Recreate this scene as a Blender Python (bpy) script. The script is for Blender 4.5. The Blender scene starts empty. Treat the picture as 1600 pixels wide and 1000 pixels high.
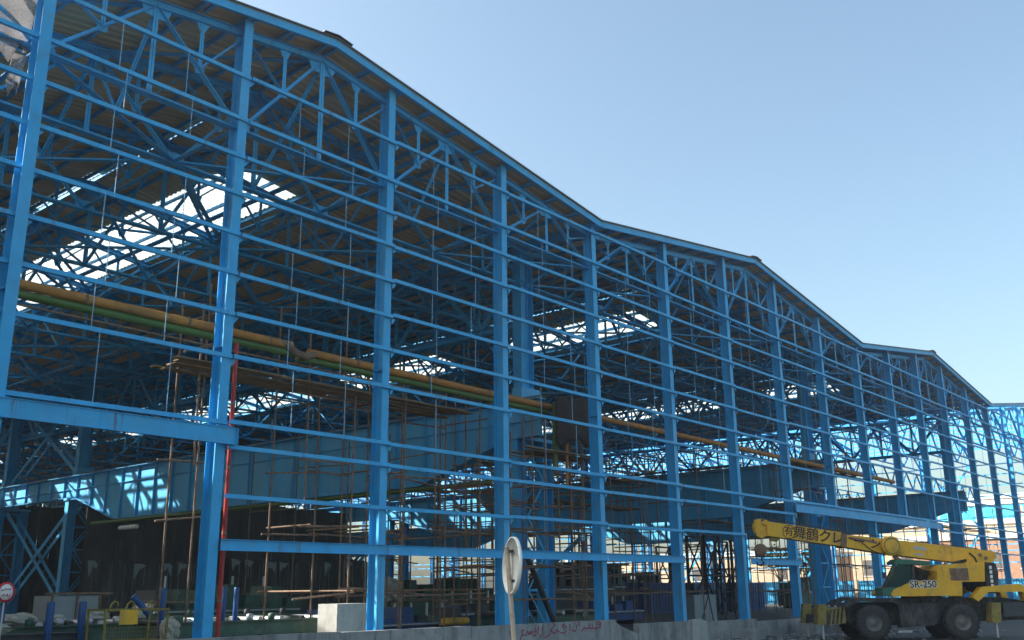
import bpy, math, random
from mathutils import Vector, Matrix
random.seed(7)
R = math.radians
scene = bpy.context.scene
col = scene.collection

# ------------------------------------------------------------------ camera
cd = bpy.data.cameras.new('camera'); cam = bpy.data.objects.new('camera', cd); col.objects.link(cam)
cd.sensor_width = 36.0; cd.lens = 36.0*1523.55/1600.0; cd.clip_start = 0.1; cd.clip_end = 6000
PITCH, YAW, ROLL = 0.270978, 0.868927, -0.010819
fw = Vector((math.sin(YAW)*math.cos(PITCH), math.cos(YAW)*math.cos(PITCH), math.sin(PITCH)))
rt = Vector((math.cos(YAW), -math.sin(YAW), 0)); up0 = rt.cross(fw)
r2 = rt*math.cos(ROLL)+up0*math.sin(ROLL); u2 = -rt*math.sin(ROLL)+up0*math.cos(ROLL)
m = Matrix((r2, u2, -fw)).transposed().to_4x4(); m.translation = Vector((-15.276, -23.278, 2.2))
cam.matrix_world = m
scene.camera = cam

# ------------------------------------------------------------------ sky, sun, exposure
SUN = Vector((-1.0, 1.20, 1.10)).normalized()          # direction to the sun: left of and a little behind the hall
w = bpy.data.worlds.new('World'); scene.world = w; w.use_nodes = True
nt = w.node_tree; nt.nodes.clear()
sky = nt.nodes.new('ShaderNodeTexSky'); sky.sky_type = 'NISHITA'; sky.sun_disc = False
sky.sun_elevation = math.asin(SUN.z); sky.sun_rotation = math.atan2(SUN.x, SUN.y)
sky.altitude = 0; sky.air_density = 1.0; sky.dust_density = 3.6; sky.ozone_density = 1.0
bg = nt.nodes.new('ShaderNodeBackground'); bg.inputs[1].default_value = 0.10
wo = nt.nodes.new('ShaderNodeOutputWorld')
tint = nt.nodes.new('ShaderNodeMix'); tint.data_type = 'RGBA'; tint.blend_type = 'MULTIPLY'; tint.inputs['Factor'].default_value = 1.0
tint.inputs['B'].default_value = (.98, 1.05, .965, 1)
nt.links.new(sky.outputs[0], tint.inputs['A']); nt.links.new(tint.outputs['Result'], bg.inputs[0]); nt.links.new(bg.outputs[0], wo.inputs[0])
sd = bpy.data.lights.new('sun', 'SUN'); sun = bpy.data.objects.new('sun', sd); col.objects.link(sun)
sd.energy = 4.6; sd.angle = R(0.53); sd.color = (1.0, 0.95, 0.87)
sun.rotation_euler = SUN.to_track_quat('Z', 'Y').to_euler()
vs = scene.view_settings
vs.view_transform = 'Standard'; vs.look = 'None'; vs.gamma = 1.0; vs.use_curve_mapping = False
vs.exposure = 1.60

# ------------------------------------------------------------------ materials
MATS = {}
def mat(name, base, rough=0.55, var=0.18, scale=1.2, metal=0.0, stretch=(1, 1, 1), dirt=None, dirt_amt=0.0, bump=0.0, bump_scale=30.0, spec=0.4):
    """principled paint with world-space mottling, optional dirt colour and fine relief"""
    mt = bpy.data.materials.new(name); mt.use_nodes = True; n = mt.node_tree.nodes; l = mt.node_tree.links
    b = n['Principled BSDF']; b.inputs['Roughness'].default_value = rough; b.inputs['Metallic'].default_value = metal
    b.inputs['Specular IOR Level'].default_value = spec
    g = n.new('ShaderNodeNewGeometry'); mp = n.new('ShaderNodeMapping'); mp.inputs['Scale'].default_value = stretch
    l.new(g.outputs['Position'], mp.inputs['Vector'])
    nz = n.new('ShaderNodeTexNoise'); nz.inputs['Scale'].default_value = scale; nz.inputs['Detail'].default_value = 6; nz.inputs['Roughness'].default_value = .65
    l.new(mp.outputs[0], nz.inputs['Vector'])
    rp = n.new('ShaderNodeValToRGB'); rp.color_ramp.elements[0].position = .3; rp.color_ramp.elements[1].position = .72
    rp.color_ramp.elements[0].color = tuple(c*(1-var) for c in base)+(1,)
    rp.color_ramp.elements[1].color = tuple(min(1, c*(1+var)) for c in base)+(1,)
    l.new(nz.outputs['Fac'], rp.inputs['Fac']); out = rp.outputs['Color']
    if dirt:
        n2 = n.new('ShaderNodeTexNoise'); n2.inputs['Scale'].default_value = scale*2.7; n2.inputs['Detail'].default_value = 8
        l.new(mp.outputs[0], n2.inputs['Vector'])
        r3 = n.new('ShaderNodeValToRGB'); r3.color_ramp.elements[0].position = .55; r3.color_ramp.elements[1].position = .75
        r3.color_ramp.elements[0].color = (0, 0, 0, 1); r3.color_ramp.elements[1].color = (dirt_amt,)*3+(1,)
        l.new(n2.outputs['Fac'], r3.inputs['Fac'])
        mx = n.new('ShaderNodeMix'); mx.data_type = 'RGBA'
        l.new(r3.outputs['Color'], mx.inputs['Factor']); l.new(out, mx.inputs['A']); mx.inputs['B'].default_value = dirt+(1,)
        out = mx.outputs['Result']
    l.new(out, b.inputs['Base Color'])
    if bump:
        n3 = n.new('ShaderNodeTexNoise'); n3.inputs['Scale'].default_value = bump_scale; n3.inputs['Detail'].default_value = 5
        l.new(g.outputs['Position'], n3.inputs['Vector'])
        bp = n.new('ShaderNodeBump'); bp.inputs['Strength'].default_value = bump; bp.inputs['Distance'].default_value = .02
        l.new(n3.outputs['Fac'], bp.inputs['Height']); l.new(bp.outputs[0], b.inputs['Normal'])
    MATS[name] = mt
    return mt
mat('blue', (.036, .365, .68), .42, .14, .9, dirt=(.10, .20, .28), dirt_amt=.35)
def weathered(name, layers, rough=(.38,.75)):
    mt = MATS[name]; n = mt.node_tree.nodes; l = mt.node_tree.links; b = n['Principled BSDF']
    src = b.inputs['Base Color'].links[0].from_socket
    g_ = n.new('ShaderNodeNewGeometry')
    def layer(src, scl, stretch, lo, hi, colr, amt):
        mp = n.new('ShaderNodeMapping'); mp.inputs['Scale'].default_value = stretch; l.new(g_.outputs['Position'], mp.inputs['Vector'])
        nz = n.new('ShaderNodeTexNoise'); nz.inputs['Scale'].default_value = scl; nz.inputs['Detail'].default_value = 7; nz.inputs['Roughness'].default_value = .7; l.new(mp.outputs[0], nz.inputs['Vector'])
        rp = n.new('ShaderNodeMapRange'); rp.inputs['From Min'].default_value = lo; rp.inputs['From Max'].default_value = hi; rp.inputs['To Max'].default_value = amt; l.new(nz.outputs['Fac'], rp.inputs['Value'])
        mx = n.new('ShaderNodeMix'); mx.data_type = 'RGBA'; l.new(rp.outputs[0], mx.inputs['Factor']); l.new(src, mx.inputs['A']); mx.inputs['B'].default_value = colr+(1,)
        return mx.outputs['Result']
    for L_ in layers: src = layer(src, *L_)
    l.new(src, b.inputs['Base Color'])
    nz = n.new('ShaderNodeTexNoise'); nz.inputs['Scale'].default_value = 2.0; l.new(g_.outputs['Position'], nz.inputs['Vector'])
    mr = n.new('ShaderNodeMapRange'); mr.inputs['To Min'].default_value = rough[0]; mr.inputs['To Max'].default_value = rough[1]; l.new(nz.outputs['Fac'], mr.inputs['Value']); l.new(mr.outputs[0], b.inputs['Roughness'])
weathered('blue', [(.35,(1,1,.6),.48,.68,(.11,.39,.64),.5),(3.2,(1,1,.10),.58,.70,(.10,.085,.075),.8),(7.0,(1,1,1),.64,.72,(.14,.09,.06),.85)])
mat('blue_far', (.04, .26, .50), .5, .12, .5)
mat('girder', (.07, .40, .68), .5, .12, .6, stretch=(1, 1, .35), dirt=(.12, .24, .33), dirt_amt=.35)
mat('deck', (.60, .48, .31), .6, .16, .5, stretch=(.2, 1, 1), dirt=(.3, .22, .13), dirt_amt=.5)
mat('galv', (.42, .44, .45), .4, .15, 2, metal=.6)
mat('dark_steel', (.05, .055, .06), .6, .3, 3)
mat('rust', (.21, .135, .09), .85, .35, 4, dirt=(.38, .31, .25), dirt_amt=.8)
mat('rod', (.20, .42, .62), .5, .1)
mat('wood', (.24, .16, .085), .8, .35, 2.5, stretch=(.3, 1, 1), dirt=(.12, .08, .05), dirt_amt=.7)
mat('orange', (.44, .19, .04), .5, .18, 1.2, dirt=(.2, .11, .05), dirt_amt=.7)
mat('green_pipe', (.075, .14, .03), .5, .2, 1.2, dirt=(.16, .13, .06), dirt_amt=.5)
mat('machine_green', (.045, .10, .07), .55, .3, 1.5, dirt=(.16, .15, .12), dirt_amt=.5)
mat('red', (.42, .035, .03), .45, .2, 2)
mat('bollard', (.018, .075, .22), .45, .15, 2, dirt=(.12, .13, .14), dirt_amt=.4)
mat('yellow', (.76, .41, .025), .42, .10, 1.5, dirt=(.22, .15, .06), dirt_amt=.45)
mat('cage_yellow', (.26, .20, .045), .5, .25, 3, dirt=(.18, .14, .08), dirt_amt=.6)
mat('black', (.022, .022, .024), .5, .3, 3, dirt=(.10, .09, .08), dirt_amt=.4)
mat('rubber', (.035, .035, .036), .85, .25, 5, dirt=(.13, .12, .10), dirt_amt=.6, bump=.4)
mat('pole', (.46, .38, .30), .7, .2, 3, dirt=(.28, .14, .06), dirt_amt=.9)
mat('hub', (.16, .15, .14), .6, .3, 6)
mat('ink', (.03, .022, .018), .6, .1)
mat('white', (.74, .74, .71), .5, .12, 3, dirt=(.36, .30, .24), dirt_amt=.6)
mat('sign_red', (.50, .02, .035), .45, .08)
mat('concrete', (.30, .30, .29), .9, .22, 1.4, dirt=(.17, .16, .15), dirt_amt=.7, bump=.5)
mat('block', (.40, .40, .37), .9, .14, 2.2, dirt=(.3, .29, .26), dirt_amt=.5, bump=.4)
mat('graffiti', (.26, .025, .06), .8, .2, 9)
mat('tarp', (.035, .026, .022), .8, .25, 3)
mat('cab_green', (.03, .13, .085), .4, .1)
mat('cloth', (.42, .39, .32), .95, .2, 6, dirt=(.35, .3, .22), dirt_amt=.6, bump=.6)
mat('tan_wall', (.40, .32, .225), .9, .25, .5, dirt=(.24, .18, .12), dirt_amt=.7)
mat('brick', (.30, .17, .11), .9, .25, 2)
mat('parapet', (.52, .53, .52), .8, .08, .3)
mat('teal_glass', (.06, .34, .42), .15, .2, .4)
mat('fence_blue', (.05, .33, .55), .5, .15, .8)
mat('sheet_dark', (.075, .07, .066), .8, .35, .9, stretch=(1, 1, .25), dirt=(.2, .2, .19), dirt_amt=.4)
mat('bark', (.12, .09, .06), .9, .3, 4)
mat('foliage', (.10, .11, .035), .7, .4, 1.8)
mat('light_panel', (.26, .30, .31), .6, .1, 3)
mat('cyan', (.06, .35, .5), .5, .1)
def ground_mat():
    mt = mat('asphalt', (.075, .073, .072), .95, .3, .35, dirt=(.15, .13, .11), dirt_amt=.8, bump=.8, bump_scale=14)
    return mt
ground_mat()
mat('floor', (.085, .075, .066), .95, .3, .5, dirt=(.15, .13, .105), dirt_amt=.6, bump=.6, bump_scale=9)
weathered('girder', [(.5,(1,1,.15),.50,.68,(.20,.40,.52),.5),(2.2,(1,1,.08),.58,.70,(.10,.12,.13),.7),(6,(1,1,1),.66,.74,(.16,.10,.07),.8)])
weathered('yellow', [(1.4,(1,1,.3),.50,.66,(.34,.22,.08),.6),(5,(1,1,.2),.58,.70,(.10,.07,.05),.7),(12,(1,1,1),.64,.72,(.12,.08,.05),.8)], (.35,.7))
weathered('concrete', [(1.0,(1,1,.18),.48,.66,(.12,.115,.11),.75),(6,(1,1,.1),.56,.68,(.07,.065,.06),.7),(.5,(1,1,1),.55,.7,(.38,.36,.33),.5)], (.85,.97))
weathered('orange', [(2.0,(.4,1,1),.50,.66,(.24,.12,.05),.7),(7,(1,1,1),.58,.70,(.10,.06,.04),.8)], (.5,.85))
weathered('black', [(3.0,(1,1,.5),.48,.66,(.12,.11,.095),.7)], (.5,.9))
weathered('cage_yellow', [(6.0,(1,1,1),.5,.64,(.12,.08,.05),.8)], (.5,.9))
weathered('block', [(1.6,(1,1,.25),.5,.68,(.24,.23,.21),.7)], (.85,.97))
def translucent(name, c, t=.85, alpha=0.0):
    mt = bpy.data.materials.new(name); mt.use_nodes = True; n = mt.node_tree.nodes; l = mt.node_tree.links; n.clear()
    o = n.new('ShaderNodeOutputMaterial'); tr = n.new('ShaderNodeBsdfTranslucent'); df = n.new('ShaderNodeBsdfDiffuse')
    g = n.new('ShaderNodeNewGeometry'); nz = n.new('ShaderNodeTexNoise'); nz.inputs['Scale'].default_value = 3; l.new(g.outputs['Position'], nz.inputs['Vector'])
    rp = n.new('ShaderNodeValToRGB'); rp.color_ramp.elements[0].color = tuple(x*.8 for x in c)+(1,); rp.color_ramp.elements[1].color = c+(1,)
    l.new(nz.outputs['Fac'], rp.inputs['Fac']); l.new(rp.outputs[0], tr.inputs['Color']); l.new(rp.outputs[0], df.inputs['Color'])
    mx = n.new('ShaderNodeMixShader'); mx.inputs[0].default_value = t; l.new(df.outputs[0], mx.inputs[1]); l.new(tr.outputs[0], mx.inputs[2])
    last = mx
    if alpha:
        tp = n.new('ShaderNodeBsdfTransparent'); m2 = n.new('ShaderNodeMixShader'); m2.inputs[0].default_value = alpha
        l.new(mx.outputs[0], m2.inputs[1]); l.new(tp.outputs[0], m2.inputs[2]); last = m2
    l.new(last.outputs[0], o.inputs['Surface']); MATS[name] = mt
translucent('skylight', (.72, .76, .76), .9)
translucent('plastic', (.38, .36, .36), .45, .5)
def glass(name, c, rough=.05):
    mt = bpy.data.materials.new(name); mt.use_nodes = True; b = mt.node_tree.nodes['Principled BSDF']
    b.inputs['Base Color'].default_value = c+(1,); b.inputs['Roughness'].default_value = rough
    b.inputs['Transmission Weight'].default_value = .75; b.inputs['IOR'].default_value = 1.1
    MATS[name] = mt
glass('glass', (.10, .19, .17))

# ------------------------------------------------------------------ mesh helpers
class MB:
    """collects shapes; build() links them as one mesh object"""
    def __init__(s): s.v = []; s.f = []; s.smooth = set()
    def add(s, vs, fs, smooth=False):
        o = len(s.v); s.v += [tuple(x) for x in vs]
        for f in fs:
            if smooth: s.smooth.add(len(s.f))
            s.f.append(tuple(i+o for i in f))
        return s
    def box(s, x0, x1, y0, y1, z0, z1):
        return s.add([(x0,y0,z0),(x1,y0,z0),(x1,y1,z0),(x0,y1,z0),(x0,y0,z1),(x1,y0,z1),(x1,y1,z1),(x0,y1,z1)],
                     [(0,3,2,1),(4,5,6,7),(0,1,5,4),(1,2,6,5),(2,3,7,6),(3,0,4,7)])
    def extrude(s, p0, p1, prof, up=(0,0,1), smooth=False):
        p0 = Vector(p0); p1 = Vector(p1); d = (p1-p0).normalized(); up = Vector(up)
        sd_ = d.cross(up)
        if sd_.length < 1e-4: sd_ = d.cross(Vector((0,1,0)))
        sd_.normalize(); u = sd_.cross(d)
        n = len(prof); vs = [p0+sd_*a+u*b for a,b in prof]+[p1+sd_*a+u*b for a,b in prof]
        fs = [(i,(i+1)%n,n+(i+1)%n,n+i) for i in range(n)]
        s.add(vs, fs, smooth); return s.add(vs, [tuple(range(n))[::-1], tuple(range(n,2*n))])
    def bar(s, p0, p1, w_, h, up=(0,0,1)):
        a, b = w_/2, h/2
        return s.extrude(p0, p1, [(-a,-b),(a,-b),(a,b),(-a,b)], up)
    def isec(s, p0, p1, h, b, t=.016, tw=.011, up=(0,0,1)):
        H = h/2; B = b/2; W = tw/2
        return s.extrude(p0, p1, [(-B,-H),(B,-H),(B,-H+t),(W,-H+t),(W,H-t),(B,H-t),(B,H),(-B,H),(-B,H-t),(-W,H-t),(-W,-H+t),(-B,-H+t)], up)
    def angle2(s, p0, p1, a, up=(0,0,1), t=.012, g=.014):
        """double angle: two L sections back to back"""
        s.extrude(p0, p1, [(g/2,-a/2),(g/2+a,-a/2),(g/2+a,-a/2+t),(g/2+t,-a/2+t),(g/2+t,a/2),(g/2,a/2)], up)
        return s.extrude(p0, p1, [(-g/2-t,-a/2+t),(-g/2-a,-a/2+t),(-g/2-a,-a/2),(-g/2,-a/2),(-g/2,a/2),(-g/2-t,a/2)], up)
    def tube(s, p0, p1, r, n=8, r1=None):
        p0 = Vector(p0); p1 = Vector(p1); d = (p1-p0).normalized()
        a = d.cross(Vector((0,0,1)))
        if a.length < 1e-3: a = Vector((1,0,0))
        a.normalize(); b = a.cross(d); r1 = r if r1 is None else r1
        c = [(math.cos(2*math.pi*i/n), math.sin(2*math.pi*i/n)) for i in range(n)]
        vs = [p0+(a*x+b*y)*r for x,y in c]+[p1+(a*x+b*y)*r1 for x,y in c]
        s.add(vs, [(i,n+i,n+(i+1)%n,(i+1)%n) for i in range(n)], True)
        return s.add(vs, [tuple(range(n)), tuple(range(n,2*n))[::-1]])
    def path(s, pts, r, n=8):
        pts = [Vector(p) for p in pts]
        rings = []
        for i,p in enumerate(pts):
            d = (pts[min(i+1,len(pts)-1)]-pts[max(i-1,0)]).normalized()
            a = d.cross(Vector((0,0,1)));  a = a if a.length > 1e-3 else Vector((1,0,0)); a.normalize(); b = a.cross(d)
            rings.append([p+(a*math.cos(2*math.pi*k/n)+b*math.sin(2*math.pi*k/n))*r for k in range(n)])
        o = [v for rg in rings for v in rg]
        fs = [(i*n+k, (i+1)*n+k, (i+1)*n+(k+1)%n, i*n+(k+1)%n) for i in range(len(pts)-1) for k in range(n)]
        s.add(o, fs, True); return s.add(o, [tuple(range(n)), tuple(range(len(o)-n, len(o)))[::-1]])
    def prism(s, pts, axis, a0, a1):
        """polygon pts in the plane normal to axis (0,1,2), extruded a0..a1"""
        def P(p, a):
            q = list(p); q.insert(axis, a); return q
        n = len(pts); vs = [P(p,a0) for p in pts]+[P(p,a1) for p in pts]
        return s.add(vs, [tuple(range(n)), tuple(range(n,2*n))[::-1]]+[(i,n+i,n+(i+1)%n,(i+1)%n) for i in range(n)])
    def lathe(s, prof, origin, axis, n=24):
        """profile (r, t) turned about axis through origin"""
        o = Vector(origin); ax = Vector(axis).normalized(); a = ax.orthogonal().normalized(); b = ax.cross(a)
        k = len(prof); vs = []
        for i in range(n):
            c, q = math.cos(2*math.pi*i/n), math.sin(2*math.pi*i/n)
            vs += [o+ax*t+(a*c+b*q)*r for r,t in prof]
        return s.add(vs, [(i*k+j, ((i+1)%n)*k+j, ((i+1)%n)*k+j+1, i*k+j+1) for i in range(n) for j in range(k-1)], True)
    def mesh(s, name, mt):
        me = bpy.data.meshes.new(name); me.from_pydata(s.v, [], s.f); me.materials.append(MATS[mt])
        if s.smooth: me.polygons.foreach_set('use_smooth', [i in s.smooth for i in range(len(s.f))])
        import bmesh
        bm = bmesh.new(); bm.from_mesh(me); bmesh.ops.recalc_face_normals(bm, faces=bm.faces); bm.to_mesh(me); bm.free()
        me.update(); return me
    def build(s, name, mt, parent=None): return link(name, s.mesh(name, mt), parent)
def link(name, data, parent=None, loc=None, rot=None):
    o = bpy.data.objects.new(name, data); col.objects.link(o)
    if parent: o.parent = parent
    if loc is not None: o.location = loc
    if rot is not None: o.rotation_euler = rot
    return o
def tag(o, label, cat, group=None, kind=None):
    o['label'] = label
    if cat: o['category'] = cat
    if group: o['group'] = group
    if kind: o['kind'] = kind
    return o
def thing(name, label, cat, loc=(0,0,0), rz=0, group=None):
    o = link(name, None, None, loc, (0,0,rz)); o.empty_display_size = .3
    return tag(o, label, cat, group)
def copy_tree(o, parent=None):
    c = o.copy(); col.objects.link(c)
    if parent: c.parent = parent
    for ch in o.children: copy_tree(ch, c)
    return c
def structure(o, label=None):
    o['kind'] = 'structure'
    if label: o['label'] = label
    return o

# ------------------------------------------------------------------ ground
g = MB().add([(-1500,-1500,0),(1500,-1500,0),(1500,1500,0),(-1500,1500,0)], [(0,1,2,3)]).build('ground', 'asphalt')
structure(g, 'dark grey dusty yard and street around the hall')
fl = MB().box(-43,112,.3,128,-.3,.15).build('hall_floor', 'floor'); structure(fl, 'dusty earth and concrete floor inside the hall')

# ------------------------------------------------------------------ hall dimensions
RISE = .14; ZR = 19.98; ZV = ZR-15*RISE            # deck level at ridges and valleys
RIDGES = (3.0, 33.0, 63.0, 93.0, -27.0)  # last one continues the hall out of view, added to shade the left side
ZB = 15.78                                         # bottom chord
def zdeck(x):
    r = min(RIDGES, key=lambda q: abs(q-x)); return ZR-RISE*abs(x-r)
hall = thing('steel_hall', 'unfinished bright blue steel frame hall with a row of shallow gables and open girt wall', 'building')

# facade columns: front flange right edge at X = 6k
H_ = .46; B_ = .30
SHORT = {7: 6.55, 9: 6.55}
for k in range(-7, 19):
    x = 6*k-B_/2; zt = zdeck(x)-.16; zb = SHORT.get(k, .75 if k > 3 else 1.0)
    y0 = -.17 if k == -1 else 0.0
    mb = MB(); mb.isec((x,y0+H_/2,zb), (x,y0+H_/2,zt), H_, B_, .018, .012, up=(0,1,0))
    if k not in (2,4,5,12): mb.box(x-B_/2+.01, x+B_/2-.01, y0+.05, y0+H_-.05, 8.9+.3*(k%2), 8.93+.3*(k%2))
    c = mb.build('column', 'blue', hall)
    if k not in SHORT:
        MB().box(x-.27,x+.27,y0-.06,y0+.52,zb-.03,zb+.01).build('base_plate','blue',c)
        MB().box(x-.3,x+.3,y0-.1,y0+.56,0,zb-.034).build('pedestal','concrete',c)
# girts in front of the columns
GZ = [17.35, 15.9, 14.72, 13.5, 12.28, 11.08, 9.88, 8.66, 6.77, 6.07, 4.76]
cleat_me = MB().prism([(0,0),(.16,0),(.16,-.03),(.03,-.19),(0,-.19)], 1, -.006, .006).mesh('cleat','blue')
girt_cache = {}
def girt(k, z, h=.115, d=.10):
    x0 = 6*k+.02; x1 = 6*k+6.0+.012
    if (h) not in girt_cache:
        # cold formed channel, web to the street
        L = x1-x0; t = .008
        mb = MB(); mb.extrude((0,-.012-d/2,0),(L,-.012-d/2,0), [(-d/2,-h/2),(d/2,-h/2),(d/2,h/2),(-d/2,h/2),(-d/2,h/2-t),(d/2-t,h/2-t),(d/2-t,-h/2+t),(-d/2,-h/2+t)][::1])
        girt_cache[h] = mb.mesh('girt','blue')
    dz = random.uniform(-.03,.03)
    o = link('girt', girt_cache[h], hall, (x0, .05 if k < 0 else random.uniform(-.006,0), z+dz), (0, math.asin(random.uniform(-.02,.02)/6), 0))
    cl = link('cleat', cleat_me, o, (5.99,-.03,-h/2))
for k in range(-7, 18):
    for z in GZ:
        if z < 6.2 and (k < 0 or (k >= 4 and z < 5.9) or k in (6,7,8,9)): continue
        if z < 5.0 and k > 3: continue
        if z > 17 and False: continue
        girt(k, z)
for k in (4, 10, 11, 12, 13):
    girt(k, 4.76); 
# heavy lower beam between column 0 and 4 and between 5 and 6
for k in (0,1,2,3):
    MB().isec((6*k+.02,-.075,3.47),(6*k+6.0,-.075,3.47),.30,.13,.014,.01).build('lower_beam','blue',hall)
MB().isec((30.3,-.075,3.5),(36.2,-.075,3.5),.30,.13,.014,.01).build('lower_beam','blue',hall)
# door header beams
for x0, x1, z in ((-12.2, .18, 6.36), (35.7, 60.2, 6.40)):
    hb = MB().isec((x0,-.23,z),(x1,-.23,z),.46,.13,.02,.06).build('header_beam','blue',hall)
    MB().box(x1-.012,x1+.004,-.33,-.13,z-.23,z+.23).build('end_plate','blue',hb)
# sag rods between girts
rods = {}
for k in range(-1, 13):
    for f in (2.0, 4.0):
        for i in range(len(GZ)-3):
            za, zb = GZ[i], GZ[i+1]
            if random.random() < .12: continue
            L = round(za-zb+.1, 2)
            if L not in rods: rods[L] = MB().tube((0,0,0),(0,0,L),.012,6).mesh('sag_rod','rod')
            link('sag_rod', rods[L], hall, (6*k+f+(.12 if i % 2 else -.12), -.06, zb-.05))
# rake beams along the roof edge, flashing, ridge caps
for r in RIDGES:
    for sgn in (-1, 1):
        a = Vector((r, -.28, ZR-.17)); b = Vector((r+15*sgn, -.28, ZV-.17))
        MB().extrude(a, b, [(-.05,-.13),(.05,-.13),(.05,.13),(-.05,.13)]).build('rake_beam','blue',hall)
        MB().bar(a+Vector((0,-.08,.165)), b+Vector((0,-.08,.165)), .09, .05).build('edge_flashing','dark_steel',hall)
        # short fly brackets from the truss to the rake beam
        for i in range(1, 10):
            x = r+1.5*i*sgn; z = ZR-RISE*1.5*i
            MB().bar((x,-.22,z-.24),(x,.4,z-.24),.08,.10).build('bracket','blue',hall)
    MB().prism([(r-.6,ZR-.02),(r,ZR+.07),(r+.6,ZR-.02),(r+.6,ZR+.01),(r,ZR+.10),(r-.6,ZR+.01)],1,-.45,8.0).build('ridge_cap','dark_steel',hall)

# ------------------------------------------------------------------ roof trusses (parallel to the facade)
def ztop(x): return -RISE*abs(x)-.52            # centre of top chord relative to ridge deck
def truss_members():
    """list of (name, MB) in local coordinates, origin on the ridge line at deck level"""
    zb = ZB-ZR; out = []
    for s in (-1, 1):
        out.append(('top_chord', MB().isec((0,0,ztop(0)),(15*s,0,ztop(15)),.24,.2,.016,.012)))
    out.append(('bottom_chord', MB().angle2((-15,0,zb),(15,0,zb),.13)))
    for s in (-1, 1):
        for i in range(5):                       # main diagonals between x=3i and 3i+3
            xa, xb = 3*i, 3*i+3
            if i % 2 == 0: a = (xa*s, 0, ztop(xa)); b = (xb*s, 0, zb)
            else: a = (xb*s, 0, ztop(xb)); b = (xa*s, 0, zb)
            out.append(('diagonal', MB().angle2(a, b, .095)))
            mid = [(a[j]+b[j])/2 for j in range(3)]
            out.append(('sub_vertical', MB().angle2((mid[0],0,ztop(mid[0])), mid, .06)))
            if i*3+(3 if i % 2 == 0 else 0) <= 15:
                out.append(('sub_diagonal', MB().angle2(mid, (b[0],0,ztop(b[0])-.08), .06)))
            # gussets
            out.append(('gusset_plate', MB().prism([(mid[0]-.2,mid[2]+.13),(mid[0]+.2,mid[2]+.13),(mid[0]+.13,mid[2]-.14),(mid[0]-.10,mid[2]-.18)],1,-.006,.006)))
            zt = ztop(mid[0])
            out.append(('gusset_plate', MB().prism([(mid[0]-.26,zt-.05),(mid[0]+.26,zt-.05),(mid[0]+.10,zt-.36),(mid[0]-.10,zt-.36)],1,-.006,.006)))
        for xn in (6, 12):
            out.append(('vertical', MB().angle2((xn*s,0,ztop(xn)),(xn*s,0,zb),.07)))
            zt = ztop(xn)
            out.append(('gusset_plate', MB().prism([(xn*s-.5,zt-.02),(xn*s+.5,zt-.02),(xn*s+.34,zt-.42),(xn*s-.34,zt-.42)],1,-.007,.007)))
        for xn in (3, 9, 15):
            out.append(('gusset_plate', MB().prism([(xn*s-.42,zb-.08),(xn*s+.42,zb-.08),(xn*s+.28,zb+.34),(xn*s-.28,zb+.34)],1,-.007,.007)))
    out.append(('vertical', MB().angle2((0,0,ztop(0)),(0,0,zb),.09)))
    out.append(('gusset_plate', MB().prism([(-.6,ztop(.6)-.02),(0,ztop(0)+.02),(.6,ztop(.6)-.02),(.4,ztop(0)-.52),(-.4,ztop(0)-.52)],1,-.007,.007)))
    return out
tm = truss_members(); members = [(n, mb.mesh(n,'blue')) for n, mb in tm]
allm = MB()
for n, mb in tm: allm.add(mb.v, mb.f)
whole = allm.mesh('roof_truss','blue')
ROWS = [.40]+[4+6*i for i in range(21)]
for j, y in enumerate(ROWS):
    for gi, r in enumerate(RIDGES):
        if (gi == 0 and j < 7) or (gi == 1 and j < 3) or (gi == 2 and j < 2):
            t = link('roof_truss', None, hall, (r,y,ZR))
            for n, me in members: link(n, me, t)
        else:
            link('roof_truss', whole, hall, (r,y,ZR))
# purlins along the ridge direction
Y1 = 126.0
pm = {}
for gi, r in enumerate(RIDGES):
    for s in (-1, 1):
        for i in range(11):
            x = min(1.5*i+.18, 14.85)
            if 'p' not in pm:
                h, b, t = .20, .075, .008
                pm['p'] = MB().extrude((0,-.2,0),(0,Y1,0), [(-b,-h/2),(t/2,-h/2),(t/2,h/2-t),(b,h/2-t),(b,h/2),(-t/2,h/2),(-t/2,-h/2+t),(-b,-h/2+t)]).mesh('purlin','blue')
            if gi == 0 and s < 0 and x > 11.5: continue
            link('purlin', pm['p'], hall, (r+x*s, 0, ZR-RISE*x-.155))
# corrugated roof sheets: one panel per 6 m bay and slope part, with open and translucent strips on the right slopes
def sheet_mesh(name, mt, L, W, per=.36, d=.05, t=.006):
    """trapezoid corrugated sheet, ribs along local x (length L), width W along y"""
    prof = []; n = int(round(W/per)); p = W/n
    for i in range(n):
        y = i*p; prof += [(y,0),(y+.35*p,0),(y+.5*p,d),(y+.85*p,d)]
    prof.append((W,0))
    k = len(prof); v = []
    for z in (0, t):
        for x in (0, L): v += [(x,y,zz+z) for y,zz in prof]
    f = []
    for i in range(k-1):
        f.append((i,k+i,k+i+1,i+1)); f.append((2*k+i,2*k+i+1,3*k+i+1,3*k+i))
        f.append((i,i+1,2*k+i+1,2*k+i)); f.append((k+i,3*k+i,3*k+i+1,k+i+1))
    f += [(0,2*k,3*k,k),(k-1,2*k-1,4*k-1,3*k-1)]
    return MB().add(v,f).mesh(name,mt)
sh = {}
def sheet(gi, s, xa, xb, y0, y1, mt='deck', name='roof_sheet'):
    L = (xb-xa)*math.sqrt(1+RISE*RISE); key = (round(L,3), round(y1-y0,3), mt)
    if key not in sh: sh[key] = sheet_mesh(name, mt, L, y1-y0-.004)
    r = RIDGES[gi]; a = math.atan(RISE)
    o = link(name, sh[key], hall)
    if s > 0: o.location = (r+xa, y0, ZR-RISE*xa-.05); o.rotation_euler = (0, a, 0)
    else: o.location = (r-xb, y0, ZR-RISE*xb-.05); o.rotation_euler = (0, -a, 0)
    return o
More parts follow.
